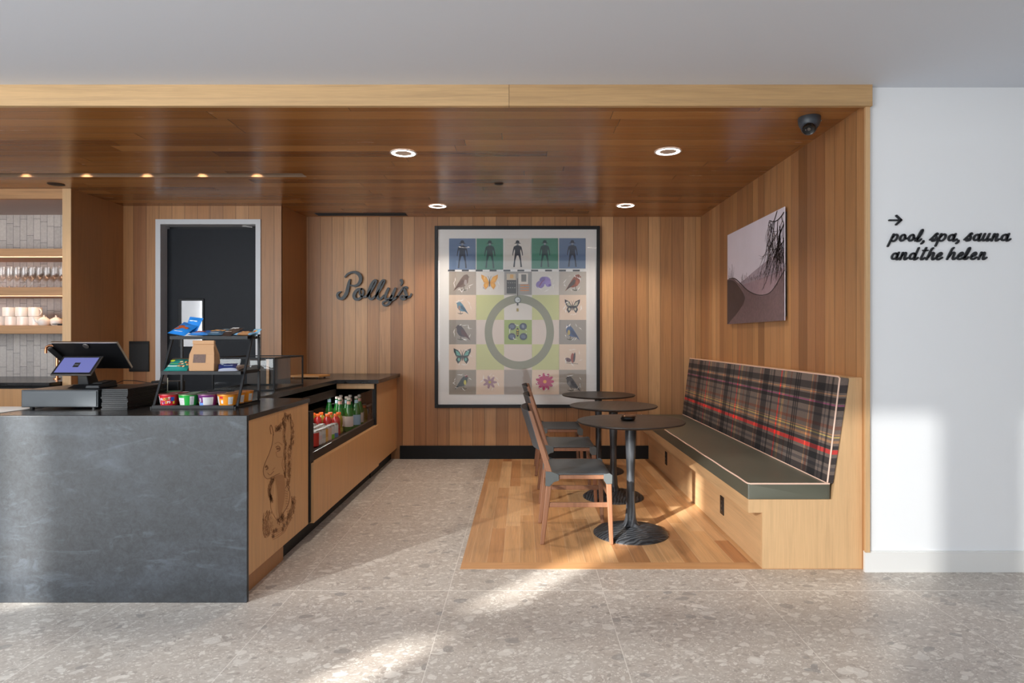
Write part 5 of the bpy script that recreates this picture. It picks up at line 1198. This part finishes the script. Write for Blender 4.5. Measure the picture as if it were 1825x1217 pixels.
for (px, pz, lab) in ((1187.5,.167,'small black power outlet low on the bench riser, nearer the oak wall'), (1287.5,.167,'small black power outlet low on the bench riser, nearer the room')):
    d = 1.326*F/(px-CX); t = thing('power_outlet', (1.326, d, pz-.06), lab, 'outlet', 'outlets on the bench riser')
    MB().box(1.3205, 1.3258, d-.036, d+.036, pz-.06, pz+.06).build('cover_plate', M['black_plastic'], t, bevel=.002)
    ins = MB().box(1.3185, 1.3205, d-.018, d+.018, pz-.036, pz+.036).build('insert', plain('outlet_insert', S(52,50,48), .35), t, bevel=.001)
    for dz in (.016,-.02): MB().box(1.3178,1.3185,d-.009,d+.009,pz+dz-.009,pz+dz+.009).build('socket', M['black_matte'], ins)

# ------------------------------------------------------------------ cafe tables
def table_proto():
    t = thing('cafe_table', (0,0,0), '', 'table', 'round cafe tables')
    MB().lathe([(.0,.716),(.30,.716),(.342,.724),(.350,.731),(.350,.735),(.347,.7375),(.0,.7375)], 72).build('tabletop', M['black_wood'], t, smooth=True)
    MB().lathe([(.0,.7159),(.07,.7159),(.07,.708),(.0,.708)], 20).build('top_plate', M['black_metal'], t)
    prof = [(.036,.7078),(.0355,.64),(.031,.52),(.0265,.40),(.026,.30),(.029,.18),(.036,.10),(.046,.072),(.060,.058)]
    mb = MB(); mb.lathe(prof, 12); mb.build('pedestal', M['carved'], t, smooth=True)
    mb = MB(); mb.lathe([(.05,.058),(.09,.050),(.15,.040),(.20,.028),(.232,.016),(.243,.006),(.243,.0005),(.0,.0005)], 56, cap=False)
    for v in mb.v:
        a = math.atan2(v.y, v.x); r_ = math.hypot(v.x, v.y)
        if r_ > .08 and v.z > .001: v.z += .0018*math.sin(7*a+r_*30)+.0012*math.sin(13*a)
    mb.build('base', M['carved'], t, smooth=True)
    return t
tb = table_proto(); FZ = .0011
spawn(tb, False, (.705, 4.15, FZ), 'black round cafe table nearest the room with a small dish on it', R(20), group='round cafe tables')
spawn(tb, True, (.727, 5.10, FZ), 'black round cafe table in the middle of the row, bare', R(75), group='round cafe tables')
spawn(tb, True, (.723, 6.08, FZ), 'black round cafe table nearest the framed collage, bare', R(140), group='round cafe tables')
t = thing('table_dish', (.690, 4.17, FZ+.7378), 'small round black dish with a bronze lid on the nearest cafe table', 'dish')
o = ORG[t.name]
MB().lathe([(.0,0),(.034,0),(.046,.006),(.049,.014),(.046,.021),(.036,.024),(.0,.024)], 32, o).build('bowl', plain('glossy_black', S(18,18,20), .12), t, smooth=True)
MB().lathe([(.048,.0242),(.051,.028),(.046,.034),(.030,.036),(.0,.032)], 32, o+Vector((.006,.0,0)), cap=False).build('lid', plain('bronze', S(112,84,66), .3, .8), t, smooth=True)

# ------------------------------------------------------------------ chairs (local: faces +x, near side y=0, far side y=.46)
def chair_proto():
    t = thing('dining_chair', (0,0,0), '', 'chair', 'walnut and grey leather chairs')
    Wd = .455; W = M['walnut']
    xr = lambda z: .118+.050*min(z,.43)/.43 - (.125*(z-.43)/.40 if z > .43 else 0)   # rear post line
    for y in (0, Wd):
        sg = 1 if y == 0 else -1
        MB().hull([(xr(0)-.013,y-.013,0),(xr(0)+.013,y-.013,0),(xr(0)+.013,y+.013,0),(xr(0)-.013,y+.013,0)], [(xr(.43)-.019,y-.016,.43),(xr(.43)+.019,y-.016,.43),(xr(.43)+.019,y+.016,.43),(xr(.43)-.019,y+.016,.43)]).build('rear_leg', W, t, bevel=.005)
        MB().hull([(xr(.43)-.019,y-.0155,.4302),(xr(.43)+.019,y-.0155,.4302),(xr(.43)+.019,y+.0155,.4302),(xr(.43)-.019,y+.0155,.4302)], [(xr(.826)-.012,y-.012,.826),(xr(.826)+.012,y-.012,.826),(xr(.826)+.012,y+.012,.826),(xr(.826)-.012,y+.012,.826)]).build('back_post', W, t, bevel=.004)
        MB().hull([(.548-.012,y-.012,0),(.548+.012,y-.012,0),(.548+.012,y+.012,0),(.548-.012,y+.012,0)], [(.530-.017,y-.016,.425),(.530+.017,y-.016,.425),(.530+.017,y+.016,.425),(.530-.017,y+.016,.425)]).build('front_leg', W, t, bevel=.005)
        MB().bar((.175,y,.418), (.515,y,.418), .022, .026, side=(0,1,0)).build('seat_rail', W, t, bevel=.004)
        MB().bar((.150,y,.245), (.530,y,.245), .014, .030, side=(0,1,0)).build('stretcher', W, t, bevel=.003)
        # leather corner patches wrapped round the joints
        q = y-.0205 if y == 0 else y+.0165
        MB().prism([(x_,q,z_) for x_,z_ in ((.140,.455),(.180,.452),(.222,.434),(.222,.398),(.190,.388),(.165,.362),(.138,.366))], (0,.004,0)).build('corner_patch', M['leather_corner'], t, bevel=.002)
        MB().prism([(x_,q,z_) for x_,z_ in ((.498,.436),(.535,.444),(.552,.432),(.551,.378),(.515,.376),(.498,.400))], (0,.004,0)).build('corner_patch', M['leather_corner'], t, bevel=.002)
    for (x_, z_) in ((.150,.30),(.535,.30)): MB().bar((x_,.010,z_), (x_,Wd-.010,z_), .014, .028, side=(1,0,0)).build('stretcher', W, t, bevel=.003)
    for x_ in (.176,.520): MB().bar((x_,.012,.412), (x_,Wd-.012,.412), .022, .026, side=(1,0,0)).build('cross_rail', W, t, bevel=.003)
    # seat sling
    nx_, ny_ = 12, 12; V = []; Fc = []
    for lay in (0, -.0045):
        for j in range(ny_+1):
            for i in range(nx_+1):
                u, v = i/nx_, j/ny_; x_ = .172+.378*u; y_ = -.016+(Wd+.032)*v
                sag = -.012*math.sin(math.pi*v)*math.sin(math.pi*min(1,u*1.05)); zt = .4395+sag - (.016*(max(0,u-.93)/.07)**1.5)
                V.append((x_, y_, zt+lay))
    st = (nx_+1)*(ny_+1)
    for j in range(ny_):
        for i in range(nx_):
            a = j*(nx_+1)+i; Fc.append((a,a+1,a+nx_+2,a+nx_+1)); Fc.append((a+st+nx_+1,a+st+nx_+2,a+st+1,a+st))
    rim = [i for i in range(nx_+1)] + [(j+1)*(nx_+1)-1 for j in range(1,ny_+1)] + [ny_*(nx_+1)+i for i in range(nx_-1,-1,-1)] + [j*(nx_+1) for j in range(ny_-1,0,-1)]
    for k in range(len(rim)): a, b = rim[k], rim[(k+1)%len(rim)]; Fc.append((a, a+st, b+st, b))
    mb = MB(); mb.add(V, Fc); mb.build('seat', M['leather'], t, smooth=True)
    # back sling, bowed backwards
    V = []; Fc = []; n1, n2 = 16, 6
    for lay in (0, -.0045):
        for j in range(n2+1):
            z_ = .585+.245*j/n2
            for i in range(n1+1):
                v = i/n1; y_ = -.010+(Wd+.020)*v; bow = .042*(1-abs(2*v-1)**2.4); V.append((xr(z_)-.012-bow+lay, y_, z_))
    st = (n1+1)*(n2+1)
    for j in range(n2):
        for i in range(n1):
            a = j*(n1+1)+i; Fc.append((a,a+1,a+n1+2,a+n1+1)); Fc.append((a+st+n1+1,a+st+n1+2,a+st+1,a+st))
    rim = [i for i in range(n1+1)] + [(j+1)*(n1+1)-1 for j in range(1,n2+1)] + [n2*(n1+1)+i for i in range(n1-1,-1,-1)] + [j*(n1+1) for j in range(n2-1,0,-1)]
    for k in range(len(rim)): a, b = rim[k], rim[(k+1)%len(rim)]; Fc.append((a, a+st, b+st, b))
    mb = MB(); mb.add(V, Fc); mb.build('backrest', M['leather'], t, smooth=True)
    return t
ch = chair_proto()
spawn(ch, False, (.0, 3.93, FZ), 'walnut chair with grey leather seat nearest the room, sunlit', group='walnut and grey leather chairs')
spawn(ch, True, (.015, 4.90, FZ), 'walnut chair with grey leather seat at the middle table', group='walnut and grey leather chairs')
spawn(ch, True, (.004, 5.88, FZ), 'walnut chair with grey leather seat nearest the framed collage', group='walnut and grey leather chairs')
